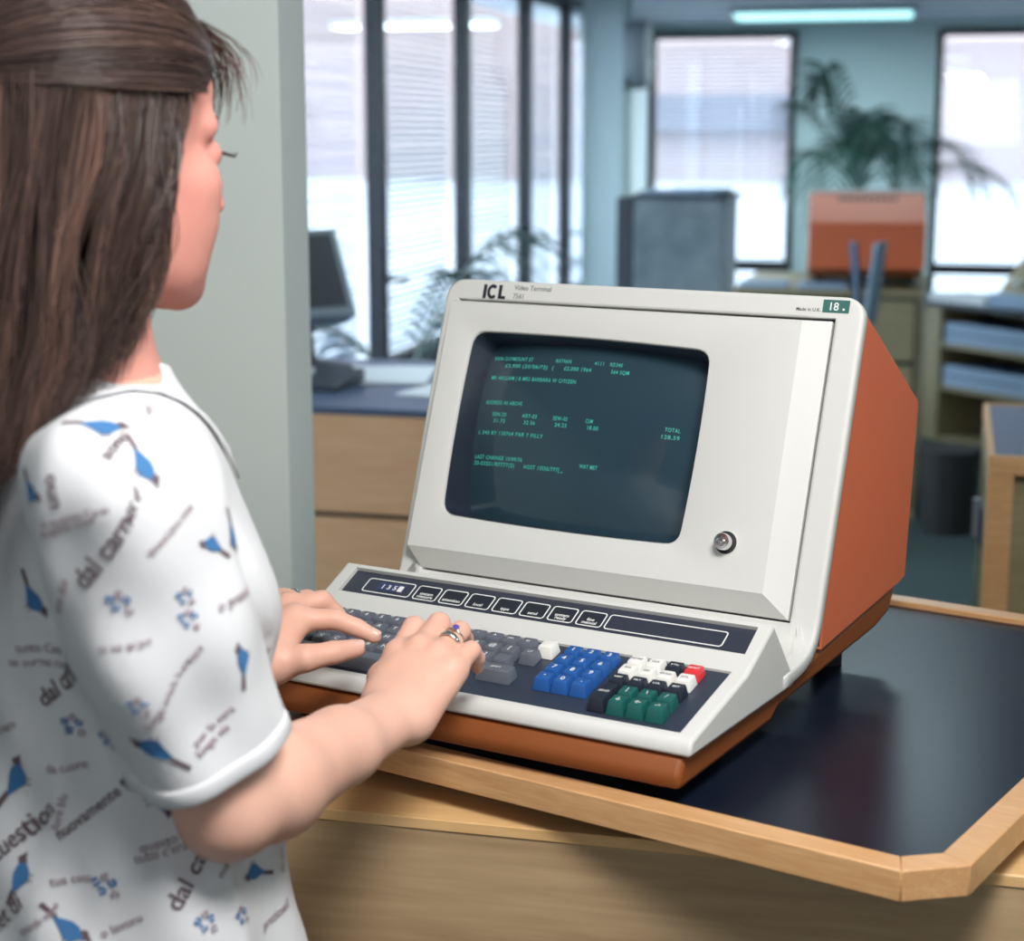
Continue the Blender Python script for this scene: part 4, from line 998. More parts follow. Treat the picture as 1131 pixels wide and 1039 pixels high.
# arms
def limb(sh, el, wr, fl):
    b.cone(sh, sh+(el-sh)*0.45, 0.046, 0.040, k=0.03); b.cone(sh+(el-sh)*0.45, el, 0.040, 0.033, k=0.02)
    d = wr-el; L_ = np.linalg.norm(d)
    b.cone(el, el+d*0.22, 0.0345, 0.0385, k=0.016); b.cone(el+d*0.22, el+d*0.62, 0.0385, 0.030, k=0.015)
    b.flat(el+d*0.62, wr, 0.030, 0.0265, fl, 0.80, k=0.015)
limb(shR, elR, wrR, (0.2, -0.3, 0.93)); limb(shL, elL, wrL, (0.1, -0.5, 0.86))
HR = dict(w=wrR,
 i=[(-0.0985, 1.4500, 1.1310), (-0.0863, 1.4820, 1.1455), (-0.0826, 1.5000, 1.1337), (-0.0809, 1.5120, 1.1200)],
 m=[(-0.0797, 1.4450, 1.1370), (-0.0640, 1.4820, 1.1488), (-0.0601, 1.5020, 1.1348), (-0.0589, 1.5130, 1.1205)],
 r=[(-0.0630, 1.4350, 1.1345), (-0.0453, 1.4680, 1.1455), (-0.0419, 1.4850, 1.1331), (-0.0415, 1.4960, 1.1190)],
 p=[(-0.0500, 1.4220, 1.1270), (-0.0350, 1.4450, 1.1352), (-0.0305, 1.4590, 1.1239), (-0.0300, 1.4700, 1.1120)],
 t=[(-0.1080, 1.4050, 1.1030), (-0.1120, 1.4400, 1.1120), (-0.1060, 1.4720, 1.1150), (-0.1020, 1.4920, 1.1140)])
HL = dict(w=wrL,
 i=[(-0.1965, 1.5330, 1.1400), (-0.1610, 1.5360, 1.1370), (-0.1418, 1.5370, 1.1290), (-0.1255, 1.5350, 1.1215)],
 m=[(-0.2050, 1.5560, 1.1450), (-0.1765, 1.5710, 1.1450), (-0.1640, 1.5750, 1.1310), (-0.1540, 1.5760, 1.1180)],
 r=[(-0.2130, 1.5750, 1.1440), (-0.1935, 1.5990, 1.1390), (-0.1840, 1.6040, 1.1270), (-0.1770, 1.6060, 1.1150)],
 p=[(-0.2235, 1.5900, 1.1400), (-0.2090, 1.6150, 1.1340), (-0.2030, 1.6220, 1.1240), (-0.1970, 1.6260, 1.1140)],
 t=[(-0.2110, 1.4930, 1.1080), (-0.1830, 1.4880, 1.1150), (-0.1590, 1.5000, 1.1165), (-0.1400, 1.5130, 1.1165)])
FR = dict(i=(0.0105, 0.0094, 0.0082, 0.0070), m=(0.0108, 0.0096, 0.0084, 0.0071), r=(0.0102, 0.0090, 0.0079, 0.0068), p=(0.0094, 0.0080, 0.0070, 0.0060), t=(0.0150, 0.0118, 0.0104, 0.0086))
def hand(H_):
    w_ = A(H_['w']); Hn = {k: [A(q) for q in v] for k, v in H_.items() if k != 'w'}
    nrm = np.cross(Hn['i'][0]-w_, Hn['p'][0]-w_); nrm /= np.linalg.norm(nrm)
    if nrm[2] < 0: nrm = -nrm
    side = Hn['i'][0]-Hn['p'][0]; side /= np.linalg.norm(side)
    for k, o_ in (('i', 0.013), ('m', 0.004), ('r', -0.006), ('p', -0.014)):   # metacarpals
        mc = Hn[k][0]-nrm*0.005
        b.flat(w_+side*o_-nrm*0.001, mc, 0.0185, 0.0140 if k != 'p' else 0.0125, nrm, 0.92, k=0.013)
    b.ell((w_*0.35+Hn['m'][0]*0.35+Hn['p'][0]*0.3)-nrm*0.010, (0.022, 0.022, 0.016), k=0.015)
    for k in 'imrp':
        P_ = Hn[k]; r_ = FR[k]; P0_ = P_[0]-nrm*0.003
        b.cone(P0_, P_[1], r_[0]*1.05, r_[1]*1.02, k=0.0055); b.cone(P_[1], P_[2], r_[1], r_[2], k=0.003); b.cone(P_[2], P_[3], r_[2], r_[3], k=0.003)
        b.cone(P_[0]+nrm*0.0005, P_[0]+nrm*0.0015, r_[0]*0.92, r_[0]*0.9, k=0.008)         # knuckle
    P_ = Hn['t']; r_ = FR['t']
    b.cone(w_+side*0.006-nrm*0.006, P_[0], 0.017, r_[0]*1.12, k=0.012); b.cone(P_[0], P_[1], r_[0]*1.05, r_[1]*1.06, k=0.009); b.cone(P_[1], P_[2], r_[1], r_[2], k=0.004); b.cone(P_[2], P_[3], r_[2], r_[3], k=0.003)
    # web between thumb and first finger
    b.cone(P_[0]*0.6+Hn['i'][0]*0.4, w_*0.3+Hn['i'][0]*0.7, 0.009, 0.010, k=0.014)
    return nrm, Hn
nR, HRn = hand(HR); nL, HLn = hand(HL)
# head
def he(f, l, u, r, k=0.01, sub=False): b.ell(hp(f, l, u), r, HRm, k=k, sub=sub)
def hc(a, c_, r1, r2, k=0.01, sub=False): b.cone(hp(*a), hp(*c_), r1, r2, k=k, sub=sub)
he(-0.012, 0, 0.032, (0.096, 0.075, 0.084), k=0.02)
he(0.030, 0, -0.022, (0.060, 0.056, 0.078), k=0.02)
he(0.045, 0, 0.045, (0.050, 0.056, 0.048), k=0.015)
hc((0.076, -0.006, -0.096), (0.076, 0.006, -0.096), 0.0200, 0.0200, k=0.012)
for s in (1, -1):
    hc((-0.005, 0.052*s, -0.055), (0.062, 0.016*s, -0.094), 0.019, 0.014, k=0.018)
    hc((-0.005, 0.056*s, -0.02), (-0.005, 0.052*s, -0.06), 0.020, 0.018, k=0.015)
    he(0.060, 0.036*s, -0.022, (0.026, 0.026, 0.024), k=0.014)
    he(0.058, 0.030*s, -0.050, (0.030, 0.026, 0.030), k=0.016)
    he(0.056, 0.022*s, -0.078, (0.028, 0.024, 0.024), k=0.016)
    hc((0.086, 0.010*s, 0.018), (0.068, 0.046*s, 0.020), 0.011, 0.010, k=0.010)
    he(0.096, 0.031*s, 0.000, (0.016, 0.016, 0.011), k=0.008, sub=True)
    he(0.078, 0.031*s, 0.000, (0.0145, 0.0155, 0.0125), k=0.003)
    he(0.104, 0.010*s, -0.037, (0.010, 0.008, 0.008), k=0.005)
    he(-0.008, 0.078*s, -0.004, (0.018, 0.007, 0.031), k=0.004); he(-0.006, 0.083*s, -0.002, (0.010, 0.006, 0.018), k=0.004, sub=True)
hc((0.088, 0, 0.012), (0.112, 0, -0.032), 0.0075, 0.0085, k=0.010)
he(0.089, 0, -0.060, (0.014, 0.022, 0.008), k=0.006); he(0.087, 0, -0.071, (0.013, 0.018, 0.008), k=0.005)
hc((0.1045, -0.018, -0.0652), (0.1045, 0.018, -0.0652), 0.0022, 0.0022, k=0.003, sub=True)
V, F = b.mesh(0.0026); V = relax(V, F, 1, 0.35)
# redder face, paler limbs: two skin areas
cen = V[F].mean(1); dh = cen-HC; face_m = (cen[:, 2] > 1.40).astype(np.int32)
body = npmesh('body', V-WO, F, [M['skin'], M['skin_face']], woman, midx=face_m)

def nail(tip, prev, nrm, r, nm='fingernail'):
    tip, prev, nrm = Vector(tip), Vector(prev), Vector(nrm); d = (tip-prev).normalized(); s_ = d.cross(nrm).normalized(); u_ = s_.cross(d).normalized()
    m = MB(); st = 0
    for lay in (0.0, -0.0012):
        for i in range(7):
            for j in range(7):
                a = (i/6-0.5)*2; c_ = j/6; wd = r*0.86*(1 if c_ < 0.75 else 1-0.35*((c_-0.75)/0.25)**2)*(0.86+0.14*min(1, c_*4)); an = a*1.0
                p = tip+d*(r*0.85*(c_*1.75-0.95))+s_*(sin(an)*wd)+u_*(cos(an)*(r*1.02)+lay+0.0002-0.0004*c_*c_)
                m.v.append(tuple(p-Vector(WO)))
    for L in (0, 49):
        for i in range(6):
            for j in range(6): a = L+i*7+j; q = (a, a+7, a+8, a+1); m.f.append(q if L == 0 else q[::-1]); m.m.append(0)
    ed = [i*7 for i in range(7)]+[42+j for j in range(1, 7)]+[i*7+6 for i in range(5, -1, -1)]+[j for j in range(5, 0, -1)]
    for i in range(len(ed)): a, c_ = ed[i], ed[(i+1) % len(ed)]; m.f.append((a, c_, c_+49, a+49)); m.m.append(0)
    return m.build(nm, M['nail'], body, smooth=True)
nail(HLn['t'][3], HLn['t'][2], (0.12, -0.62, 0.78), FR['t'][3])
for k in 'imrp': nail(HLn[k][3], HLn[k][2], nL+A([0.1, 0.0, 0.5]), FR[k][3])
for k in 'imrp': nail(HRn[k][3], HRn[k][2], A([0.1, 0.8, 0.55]), FR[k][3])
nail(HRn['t'][3], HRn['t'][2], (-0.3, 0, 0.9), FR['t'][3])

# rings
def torus(c_, ax, R_, r_, wide=1.0, n=36, k=10):
    ax = Vector(ax).normalized(); u = ax.orthogonal().normalized(); v = ax.cross(u); m = MB()
    for i in range(n):
        a = 2*pi*i/n; d = u*cos(a)+v*sin(a)
        for j in range(k): t = 2*pi*j/k; m.v.append(tuple(Vector(c_)-Vector(WO)+d*(R_+r_*cos(t))+ax*(r_*wide*sin(t))))
    for i in range(n):
        for j in range(k): m.f.append((i*k+j, ((i+1) % n)*k+j, ((i+1) % n)*k+(j+1) % k, i*k+(j+1) % k)); m.m.append(0)
    return m
rp, rq = HRn['r'][0], HRn['r'][1]; rc_ = rp+(rq-rp)*0.50; ax = rq-rp
rg = torus(rc_, ax, 0.0101, 0.0011, 2.6).build('ring', M['silver'], woman, smooth=True); rg['label'] = 'broad silver band on the right ring finger'
rc2 = rp+(rq-rp)*0.70
rg2 = torus(rc2, ax, 0.0098, 0.0009, 1.2).build('ring', M['silver'], woman, smooth=True); rg2['label'] = 'thin ring with a violet stone'
n_ = Vector(nR); axn = Vector(ax).normalized(); n_ = (n_-axn*n_.dot(axn)).normalized(); n_ = (n_+Vector((0.25, -0.35, 0.1))).normalized(); n_ = (n_-axn*n_.dot(axn)).normalized(); q_ = Vector(rc2)-Vector(WO)+n_*0.0108; s_ = axn.cross(n_)
X = lambda p: q_+s_*p.x+axn*p.y+n_*p.z
MB().lathe([(0.0008, -0.0008), (0.0032, 0.0018), (0.0024, 0.0031), (0.0006, 0.0033)], seg=8, X=X).build('gemstone', M['stone'], rg2)
m = MB()
for k in range(4): a = pi/4+k*pi/2; m.tube([X(Vector((0.0012*cos(a), 0.0012*sin(a), -0.001))), X(Vector((0.0034*cos(a), 0.0034*sin(a), 0.0022)))], 0.0005, 5)
m.build('ring_claws', M['silver'], rg2)
lp, lq = HLn['r'][0], HLn['r'][1]
rg3 = torus(lp+(lq-lp)*0.40, lq-lp, 0.0104, 0.0012, 2.2).build('ring', M['silver'], woman, smooth=True); rg3['label'] = 'pale band on the left ring finger'

# eyes and lashes
for s in (1, -1):
    c_ = hp(0.0790, 0.031*s, 0.0)-WO; X = lambda p: Vector(c_)+Vector(hl)*p.x+Vector(hu)*p.y+Vector(hf)*p.z
    e = MB().lathe([(0.0005, -0.0125)]+[(0.0125*sin(pi*k/10), -0.0125*cos(pi*k/10)) for k in range(1, 10)]+[(0.0005, 0.0125)], seg=20, X=X).build('eye', M['eye'], woman, smooth=True)
    MB().lathe([(0.0055, 0.0113), (0.0045, 0.0124), (0.0005, 0.0130)], seg=20, X=X).build('iris', M['iris'], e, smooth=True)
    m = MB()
    for k in range(15):
        a = (k/14-0.5)*2; l0 = 0.031*s+a*0.0135; p0_ = hp(0.0925-0.007*a*a, l0, 0.0035-0.003*a*a); p1_ = hp(0.1035-0.008*a*a, l0+a*0.003, 0.0005-0.002*a*a); p2_ = hp(0.1060-0.009*a*a, l0+a*0.004, 0.0025)
        m.tube([p0_-WO, p1_-WO, p2_-WO], [0.0004, 0.0003, 0.0001], 4)
    m.build('eyelashes', M['lash'], woman)
    m = MB(); m.tube([hp(0.094, 0.014*s, 0.022)-WO, hp(0.092, 0.028*s, 0.027)-WO, hp(0.078, 0.045*s, 0.023)-WO], [0.0022, 0.0026, 0.0012], 6); m.build('eyebrow', M['lash'], woman, smooth=True)

# blouse
c = SDF()
c.ell(tb(0, 0.002, 1.23), (0.146, 0.103, 0.175), BRm, k=0.04)
c.cone(tb(0.135, -0.004, 1.333), tb(-0.135, -0.004, 1.333), 0.053, 0.053, k=0.06)
c.cone(tb(0.065, 0.03, 1.245), tb(0.065, 0.048, 1.235), 0.056, 0.055, k=0.04); c.cone(tb(-0.065, 0.03, 1.245), tb(-0.065, 0.048, 1.235), 0.056, 0.055, k=0.04)
bd = BRm[:, 1]
c.flat(tb(0, 0.002, 1.20), tb(0, 0.006, 0.76), 0.140, 0.190, bd, 0.78, k=0.05)
c.cone(tb(0, -0.016, 1.35), tb(0, -0.006, 1.41), 0.062, 0.054, k=0.04)
torso = SDF(); torso.p = list(c.p)
for sh, el in ((shR, elR), (shL, elL)):
    d = el-sh; c.cone(sh+d*0.0, sh+d*0.45, 0.058, 0.057, k=0.03); c.cone(sh+d*0.45, sh+d*0.90, 0.057, 0.053, k=0.02)
def folds(P):
    x, y, z = P[:, 0], P[:, 1], P[:, 2]
    a = np.sin(x*48+np.sin(z*11)*1.8+y*34+z*6)*0.0042*np.clip((1.27-z)*4, 0, 1)+np.sin(z*52+x*66+np.sin(y*40)*1.5)*0.0018+np.sin(z*23-x*90+y*31+np.sin(x*30)*2)*0.0016
    q = P-shR; dd = (elR-shR)/np.linalg.norm(elR-shR); t = q@dd; w_ = np.clip(t*12, 0, 1)*(np.linalg.norm(q-np.outer(t, dd), axis=1) < 0.10)
    side = np.arctan2((q-np.outer(t, dd))@A([0.3, -0.95, 0]), (q-np.outer(t, dd))@A([0.95, 0.3, 0]))
    a = a+w_*(np.sin(side*3.0+t*11)*0.0042+np.sin(side*5.0-t*23+1.0)*0.0018)
    return a
blouse_sdf = c; V, F = c.mesh(0.0045, disp=folds); V = relax(V, F, 1, 0.4)
cen = V[F].mean(1); keep = np.ones(len(F), bool)
V2, F2 = torso.mesh(0.0045, disp=folds); V2 = relax(V2, F2, 1, 0.4); c2 = V2[F2].mean(1); k2_ = np.zeros(len(F2), bool)
for sh, el, fr in ((shR, elR, 0.80), (shL, elL, 0.80)):
    d = (el-sh); L_ = np.linalg.norm(d); d = d/L_; sl = SDF(); sl.cone(sh, el, 0.058, 0.053, k=0)
    tv = (V-sh)@d; dv_ = np.linalg.norm(V-sh-np.outer(tv, d), axis=1)
    sd_ = sl.ev(V); near = (sd_ < 0.018) & (tv < L_*1.35)
    beyond = near & (tv > fr*L_)
    keep &= ~beyond[F].all(1)
    mv = beyond & (torso.ev(V) > 0.004); V[mv] -= np.outer(tv[mv]-fr*L_, d)       # the hem ends in one clean plane
    te = torso.ev(V)-folds(V); sdn = sl.ev(V); z_ = (tv > 0.66*L_) & (tv < L_*1.5) & (sdn > 0.010) & (sdn < 0.060) & (np.abs(te) < 0.016)
    q = V[z_]; e = 0.002; g = np.stack([torso.ev(q+e*np.eye(3)[k])-torso.ev(q) for k in range(3)], 1)/e; g /= np.linalg.norm(g, axis=1)[:, None]+1e-6
    V[z_] = q-g*(te[z_]*np.clip((0.060-sdn[z_])/0.02, 0, 1))[:, None]
    t2_ = (c2-sh)@d; k2_ |= (t2_ > 0.6*L_) & (sl.ev(c2) < 0.032) & (t2_ < L_*1.5)
keep &= cen[:, 2] > 0.80
nk = V-tb(0, -0.004, 1.40); nd = A([0, 0, 1.0])*0.93+bf*0.36; over = (nk@nd > 0.022) & (np.linalg.norm(nk[:, :2], axis=1) < 0.12)
keep &= ~over[F].all(1); V[over] -= np.outer((nk@nd)[over]-0.022, nd)
V = np.concatenate([V, V2]); F = np.concatenate([F[keep], F2[k2_]+len(V)-len(V2)])
used = np.unique(F); mp_ = -np.ones(len(V), int); mp_[used] = np.arange(len(used)); Vb, Fb = V[used], mp_[F]
BV = BVHTree.FromPolygons([Vector(p) for p in Vb], [tuple(int(i) for i in f) for f in Fb])
# printed pattern, laid on the cloth: anchors are points of the blouse, angle against the horizontal
def bird_shape():
    P = [(-1.0, 0.10), (-0.55, 0.22), (-0.1, 0.34), (0.30, 0.34), (0.60, 0.20), (0.78, 0.12), (0.62, 0.02), (0.35, -0.22), (0.0, -0.30), (-0.35, -0.14)]
    tail = [(-1.7, 0.28), (-0.9, 0.22), (-0.7, 0.12), (-0.95, 0.06), (-1.75, 0.10)]
    head = [(0.45, 0.30), (0.70, 0.42), (0.92, 0.30), (1.15, 0.20), (0.90, 0.14), (0.70, 0.04)]
    legs = [[(0.0, -0.28), (0.05, -0.28), (0.12, -0.62), (0.06, -0.62)], [(0.18, -0.26), (0.23, -0.26), (0.40, -0.55), (0.34, -0.55)]]
    return P, tail, head, legs
def decal(mb, pos, ang, size, kind, txt=''):
    loc_, nr, _, _ = BV.find_nearest(Vector(pos))
    if loc_ is None: return
    nr = nr.normalized()
    h_ = Vector((0, 0, 1)).cross(nr).normalized(); v_ = nr.cross(h_).normalized()
    e1 = h_*cos(radians(ang))+v_*sin(radians(ang)); e2 = nr.cross(e1)
    def put(x, y, lift=0.0011):
        q = loc_+e1*(x*size)+e2*(y*size); l2, n2, _, _ = BV.find_nearest(q)
        return l2+n2.normalized()*lift
    if kind == 'text':
        v, f = text2d(txt, 1.0, bold=0.015); mb.add([put(x, y) for x, y in v], f, 1 if size > 0.011 else 2)
    elif kind == 'bird':
        P, tail, head, legs = bird_shape()
        for pl_, mi in ((P, 3), (tail, 1), (head, 1)):
            cx = sum(p[0] for p in pl_)/len(pl_); cy = sum(p[1] for p in pl_)/len(pl_)
            vs = [put(x, y*1.35) for x, y in pl_]+[put(cx, cy*1.35)]; mb.add(vs, [(i, (i+1) % len(pl_), len(pl_)) for i in range(len(pl_))], mi)
        for l in legs: mb.add([put(x, y) for x, y in l], [(0, 1, 2, 3)], 1)
    elif kind == 'flower':
        rr = random.Random(int(pos[2]*1e4))
        for fx, fy in ((0, 0), (1.5, 1.2), (0.5, 2.0), (-0.8, 1.3), (1.8, -0.5)):
            mi = 3 if (fx+fy) < 1 or fy == 1.2 else 2
            for k in range(5):
                a = 2*pi*k/5+rr.random(); x0_, y0_ = fx+0.45*cos(a), fy+0.45*sin(a)
                mb.add([put(x0_+0.28*cos(t), y0_+0.28*sin(t)) for t in (0, 1.05, 2.1, 3.14, 4.2, 5.24)], [(0, 1, 2, 3, 4, 5)], mi)
DEC = [((-0.2584, 1.0881, 1.3878), -18, 0.0155, 'bird', ''),
 ((-0.2825, 1.2164, 1.4052), 12, 0.013, 'bird', ''),
 ((-0.2319, 1.0772, 1.3654), -78, 0.0145, 'bird', ''),
 ((-0.3024, 1.0773, 1.3484), -30, 0.0125, 'bird', ''),
 ((-0.3261, 1.1518, 1.2583), -60, 0.0135, 'bird', ''),
 ((-0.1954, 1.1084, 1.309), 150, 0.011, 'bird', ''),
 ((-0.1778, 1.1123, 1.2293), 98, 0.0125, 'bird', ''),
 ((-0.1858, 1.1294, 1.3074), -82, 0.012, 'bird', ''),
 ((-0.2328, 1.0824, 1.1787), 150, 0.0165, 'bird', ''),
 ((-0.3454, 1.1618, 1.1273), 62, 0.0175, 'bird', ''),
 ((-0.2453, 1.1477, 1.1204), -85, 0.017, 'bird', ''),
 ((-0.3437, 1.1509, 1.0589), 68, 0.0155, 'bird', ''),
 ((-0.3095, 1.1375, 1.0242), -38, 0.0155, 'bird', ''),
 ((-0.1907, 1.2109, 1.0367), 165, 0.0135, 'bird', ''),
 ((-0.2699, 1.0729, 1.2861), 48, 0.0195, 'text', 'dal carnet di'),
 ((-0.3212, 1.1492, 1.1829), 38, 0.0185, 'text', 'dal carnet'),
 ((-0.2327, 1.1421, 1.0357), 55, 0.019, 'text', 'dal carnet di'),
 ((-0.3635, 1.1595, 1.0656), 42, 0.019, 'text', 'cuestion'),
 ((-0.3694, 1.1621, 1.0091), 42, 0.019, 'text', 'net di'),
 ((-0.2807, 1.0643, 1.3416), 100, 0.015, 'text', 'uno'),
 ((-0.1913, 1.1015, 1.2641), 10, 0.0105, 'text', 'o preziosi'),
 ((-0.2285, 1.07, 1.3095), 33, 0.008, 'text', "quant'altra cosa"),
 ((-0.2956, 1.0735, 1.3204), 14, 0.009, 'text', 'quante cose'),
 ((-0.2947, 1.0715, 1.3273), 14, 0.009, 'text', 'e quante Carte'),
 ((-0.2628, 1.0708, 1.2464), 8, 0.0085, 'text', 'tu sei qui pure'),
 ((-0.3456, 1.1559, 1.2112), 5, 0.009, 'text', "un uomo c'era"),
 ((-0.3398, 1.1534, 1.2215), 5, 0.009, 'text', 'tutto Carta'),
 ((-0.2508, 1.0699, 1.3699), 52, 0.013, 'text', 'sono'),
 ((-0.2324, 1.1151, 1.3909), 32, 0.009, 'text', 'verso'),
 ((-0.29, 1.0866, 1.2671), 60, 0.009, 'text', 'uno due'),
 ((-0.2734, 1.241, 1.4149), 70, 0.007, 'text', 'la rosa'),
 ((-0.2349, 1.0775, 1.1919), 42, 0.01, 'text', 'lunga strada lontana'),
 ((-0.2623, 1.141, 1.0726), 9, 0.01, 'text', "tutti c'era il"),
 ((-0.2585, 1.1425, 1.0802), 9, 0.01, 'text', 'questo Corpo'),
 ((-0.3147, 1.1467, 1.0878), 38, 0.012, 'text', 'nuovamente tanto'),
 ((-0.2069, 1.1668, 1.0497), 43, 0.0095, 'text', 'mattina insieme'),
 ((-0.3221, 1.1429, 1.0551), 9, 0.0095, 'text', 'tua cosa'),
 ((-0.3442, 1.1449, 1.0174), 33, 0.009, 'text', 'quando mangio'),
 ((-0.184, 1.2056, 0.9915), 4, 0.0105, 'text', 'preziosi?'),
 ((-0.3211, 1.1472, 1.1369), 9, 0.01, 'text', 'da cuore'),
 ((-0.3595, 1.1701, 1.1563), 25, 0.01, 'text', 'il mare'),
 ((-0.1742, 1.248, 1.018), 55, 0.008, 'text', 'da me'),
 ((-0.2074, 1.0926, 1.175), 35, 0.0085, 'text', 'per la sera'),
 ((-0.2059, 1.0929, 1.1671), 33, 0.0085, 'text', 'lunga via'),
 ((-0.286, 1.1362, 1.0195), 22, 0.0095, 'text', 'o lavoro'),
 ((-0.3153, 1.1468, 1.094), 72, 0.009, 'text', 'fiore blu'),
 ((-0.2508, 1.0704, 1.276), 0, 0.0045, 'flower', ''),
 ((-0.2103, 1.0862, 1.2606), 0, 0.004, 'flower', ''),
 ((-0.3025, 1.1413, 1.1705), 0, 0.0045, 'flower', ''),
 ((-0.2852, 1.1394, 1.0536), 0, 0.005, 'flower', ''),
 ((-0.2172, 1.1462, 1.0221), 0, 0.0045, 'flower', ''),
 ((-0.2414, 1.0724, 1.2069), 0, 0.004, 'flower', ''),
 ((-0.1947, 1.1718, 1.0153), 0, 0.004, 'flower', ''),
 ((-0.2116, 1.0852, 1.2763), 0, 0.0035, 'flower', ''),
 ((-0.2766, 1.1354, 1.1635), 0, 0.004, 'flower', ''),
 ((-0.1819, 1.3036, 1.0542), -9, 0.01, 'text', 'dal carnet di'),
 ((-0.2139, 1.3627, 1.0558), -9, 0.01, 'text', "tutti c'era"),
 ((-0.4357, 1.3972, 0.8869), -9, 0.0045, 'flower', ''),
 ((-0.1657, 1.2919, 0.9397), -5, 0.01, 'text', 'o preziosi'),
 ((-0.2532, 1.4047, 1.239), 9, 0.0155, 'bird', ''),
 ((-0.2376, 1.3933, 1.2067), -23, 0.01, 'text', 'dal carnet di'),
 ((-0.2355, 1.3616, 1.2873), -40, 0.01, 'text', "tutti c'era"),
 ((-0.27, 1.4333, 0.9391), -19, 0.0155, 'bird', ''),
 ((-0.1753, 1.2508, 1.2511), -2, 0.01, 'text', "tutti c'era"),
 ((-0.1792, 1.2978, 1.0309), -22, 0.0045, 'flower', ''),
 ((-0.3237, 1.4395, 0.9927), 37, 0.01, 'text', 'o preziosi'),
 ((-0.4129, 1.4124, 0.9808), 49, 0.0045, 'flower', ''),
 ((-0.3723, 1.4225, 1.0614), 50, 0.01, 'text', "tutti c'era"),
 ((-0.2444, 1.4109, 0.9578), -38, 0.0155, 'bird', ''),
 ((-0.4292, 1.362, 1.0926), 13, 0.0045, 'flower', ''),
 ((-0.4109, 1.3931, 1.1061), -39, 0.01, 'text', 'dal carnet di'),
 ((-0.438, 1.3193, 1.1656), 39, 0.0155, 'bird', ''),
 ((-0.4049, 1.403, 1.0814), 59, 0.0155, 'bird', ''),
 ((-0.4317, 1.3091, 1.1113), 59, 0.01, 'text', 'dal carnet di')]
mb = MB(); mb.v = [tuple(p-WO) for p in Vb]; mb.f = [tuple(int(i) for i in f) for f in Fb]; mb.m = [0]*len(Fb)
dm = MB()
for d_ in DEC: decal(dm, *d_)
mb.add([tuple(Vector(p)-Vector(WO)) for p in dm.v], dm.f); mb.m[len(Fb):] = dm.m
blouse = mb.build('blouse', [M['cloth'], M['print_brown'], M['print_soft'], M['print_blue']], woman, smooth=True, fixn=False)
# keep the body under the cloth
bv = np.empty(len(body.data.vertices)*3, np.float32); body.data.vertices.foreach_get('co', bv); Q = bv.reshape(-1, 3).astype(float)+WO
m_ = (Q[:, 2] > 0.83) & (Q[:, 2] < 1.375)
for sh, el in ((shR, elR), (shL, elL)):
    d = el-sh; L_ = np.linalg.norm(d); d = d/L_; t = (Q-sh)@d; sl = SDF(); sl.cone(sh, el, 0.05, 0.045, k=0); m_ &= ~((t > 0.70*L_) & (sl.ev(Q) < 0.03))
    fo = SDF(); wr = wrR if sh is shR else wrL; fo.cone(el, wr, 0.05, 0.06, k=0); m_ &= fo.ev(Q) > 0.02
m_ &= np.linalg.norm(Q-wrR, axis=1) > 0.18; m_ &= np.linalg.norm(Q-wrL, axis=1) > 0.18
q = Q[m_]
for it in range(3):
    d = blouse_sdf.ev(q); e = 0.002; g = np.stack([blouse_sdf.ev(q+e*np.eye(3)[k])-d for k in range(3)], 1)/e; need = np.maximum(0, d+0.010); q = q-g*need[:, None]
Q[m_] = q; body.data.vertices.foreach_set('co', (Q-WO).astype(np.float32).ravel()); body.data.update()
# hems: a folded band at each sleeve
for sh, el in ((shR, elR), (shL, elL)):
    d = Vector(el-sh).normalized(); L_ = (Vector(el-sh)).length; u = d.orthogonal().normalized(); v = d.cross(u); m = MB(); n = 48; ok = []
    for i in range(n):
        a = 2*pi*i/n; dr = u*cos(a)+v*sin(a)
        for tt, o_ in ((0.785, 0.0004), (0.80, 0.0014), (0.835, 0.0018), (0.842, 0.0), (0.835, -0.0022), (0.785, -0.0022)):
            org = Vector(sh)+d*(L_*0.775); hit = BV.ray_cast(org, dr, 0.12)
            r_ = (hit[0]-org).length if hit[0] is not None else 0.058
            r_ = min(r_, 0.063)
            m.v.append(tuple(Vector(sh)+d*(L_*tt)+dr*(r_+o_)-Vector(WO)))
    for i in range(n):
        for j in range(6): m.f.append((i*6+j, ((i+1) % n)*6+j, ((i+1) % n)*6+(j+1) % 6, i*6+(j+1) % 6)); m.m.append(0)
    m.build('sleeve_hem', M['cloth'], blouse, smooth=True)
# collar: a turned band round the neck ending in two points
m = MB(); NC = 40; rowsC = 7
for i in range(NC+1):
    t = i/NC; a = radians(-158+316*t)              # 0 = back of the neck
    dr = Vector(-bf*cos(a)+bl*sin(a)); edge = abs(a)/radians(158)
    rn = 0.056+0.004*edge; z0 = 1.420-0.052*edge**1.6
    wd = 0.034+0.032*max(0, (edge-0.75)/0.25)**1.4
    base = Vector(tb(0, -0.010+0.006*edge, 0))
    prev = None
    for j in range(rowsC):
        s_ = j/(rowsC-1); out = rn+wd*(s_**0.8)*0.92; zz = z0+0.006*sin(pi*min(1, s_*2.2))*(1-s_)-wd*0.75*s_**1.3
        p = base+dr*out+Vector((0, 0, zz)); q, nn, _, _ = BV.find_nearest(p)
        if q is not None and s_ > 0.35:
            lift = 0.0035; pr = q+nn*lift
            if (p-q).dot(nn) < lift or s_ > 0.7: p = p.lerp(pr, min(1, (s_-0.35)*2.2))
        m.v.append(tuple(p-Vector(WO)))
for i in range(NC):
    for j in range(rowsC-1): a = i*rowsC+j; m.f.append((a, a+rowsC, a+rowsC+1, a+1)); m.m.append(0)
cl = m.build('collar', M['cloth'], blouse, smooth=True); so_ = cl.modifiers.new('solid', 'SOLIDIFY'); so_.thickness = 0.002; so_.offset = 0
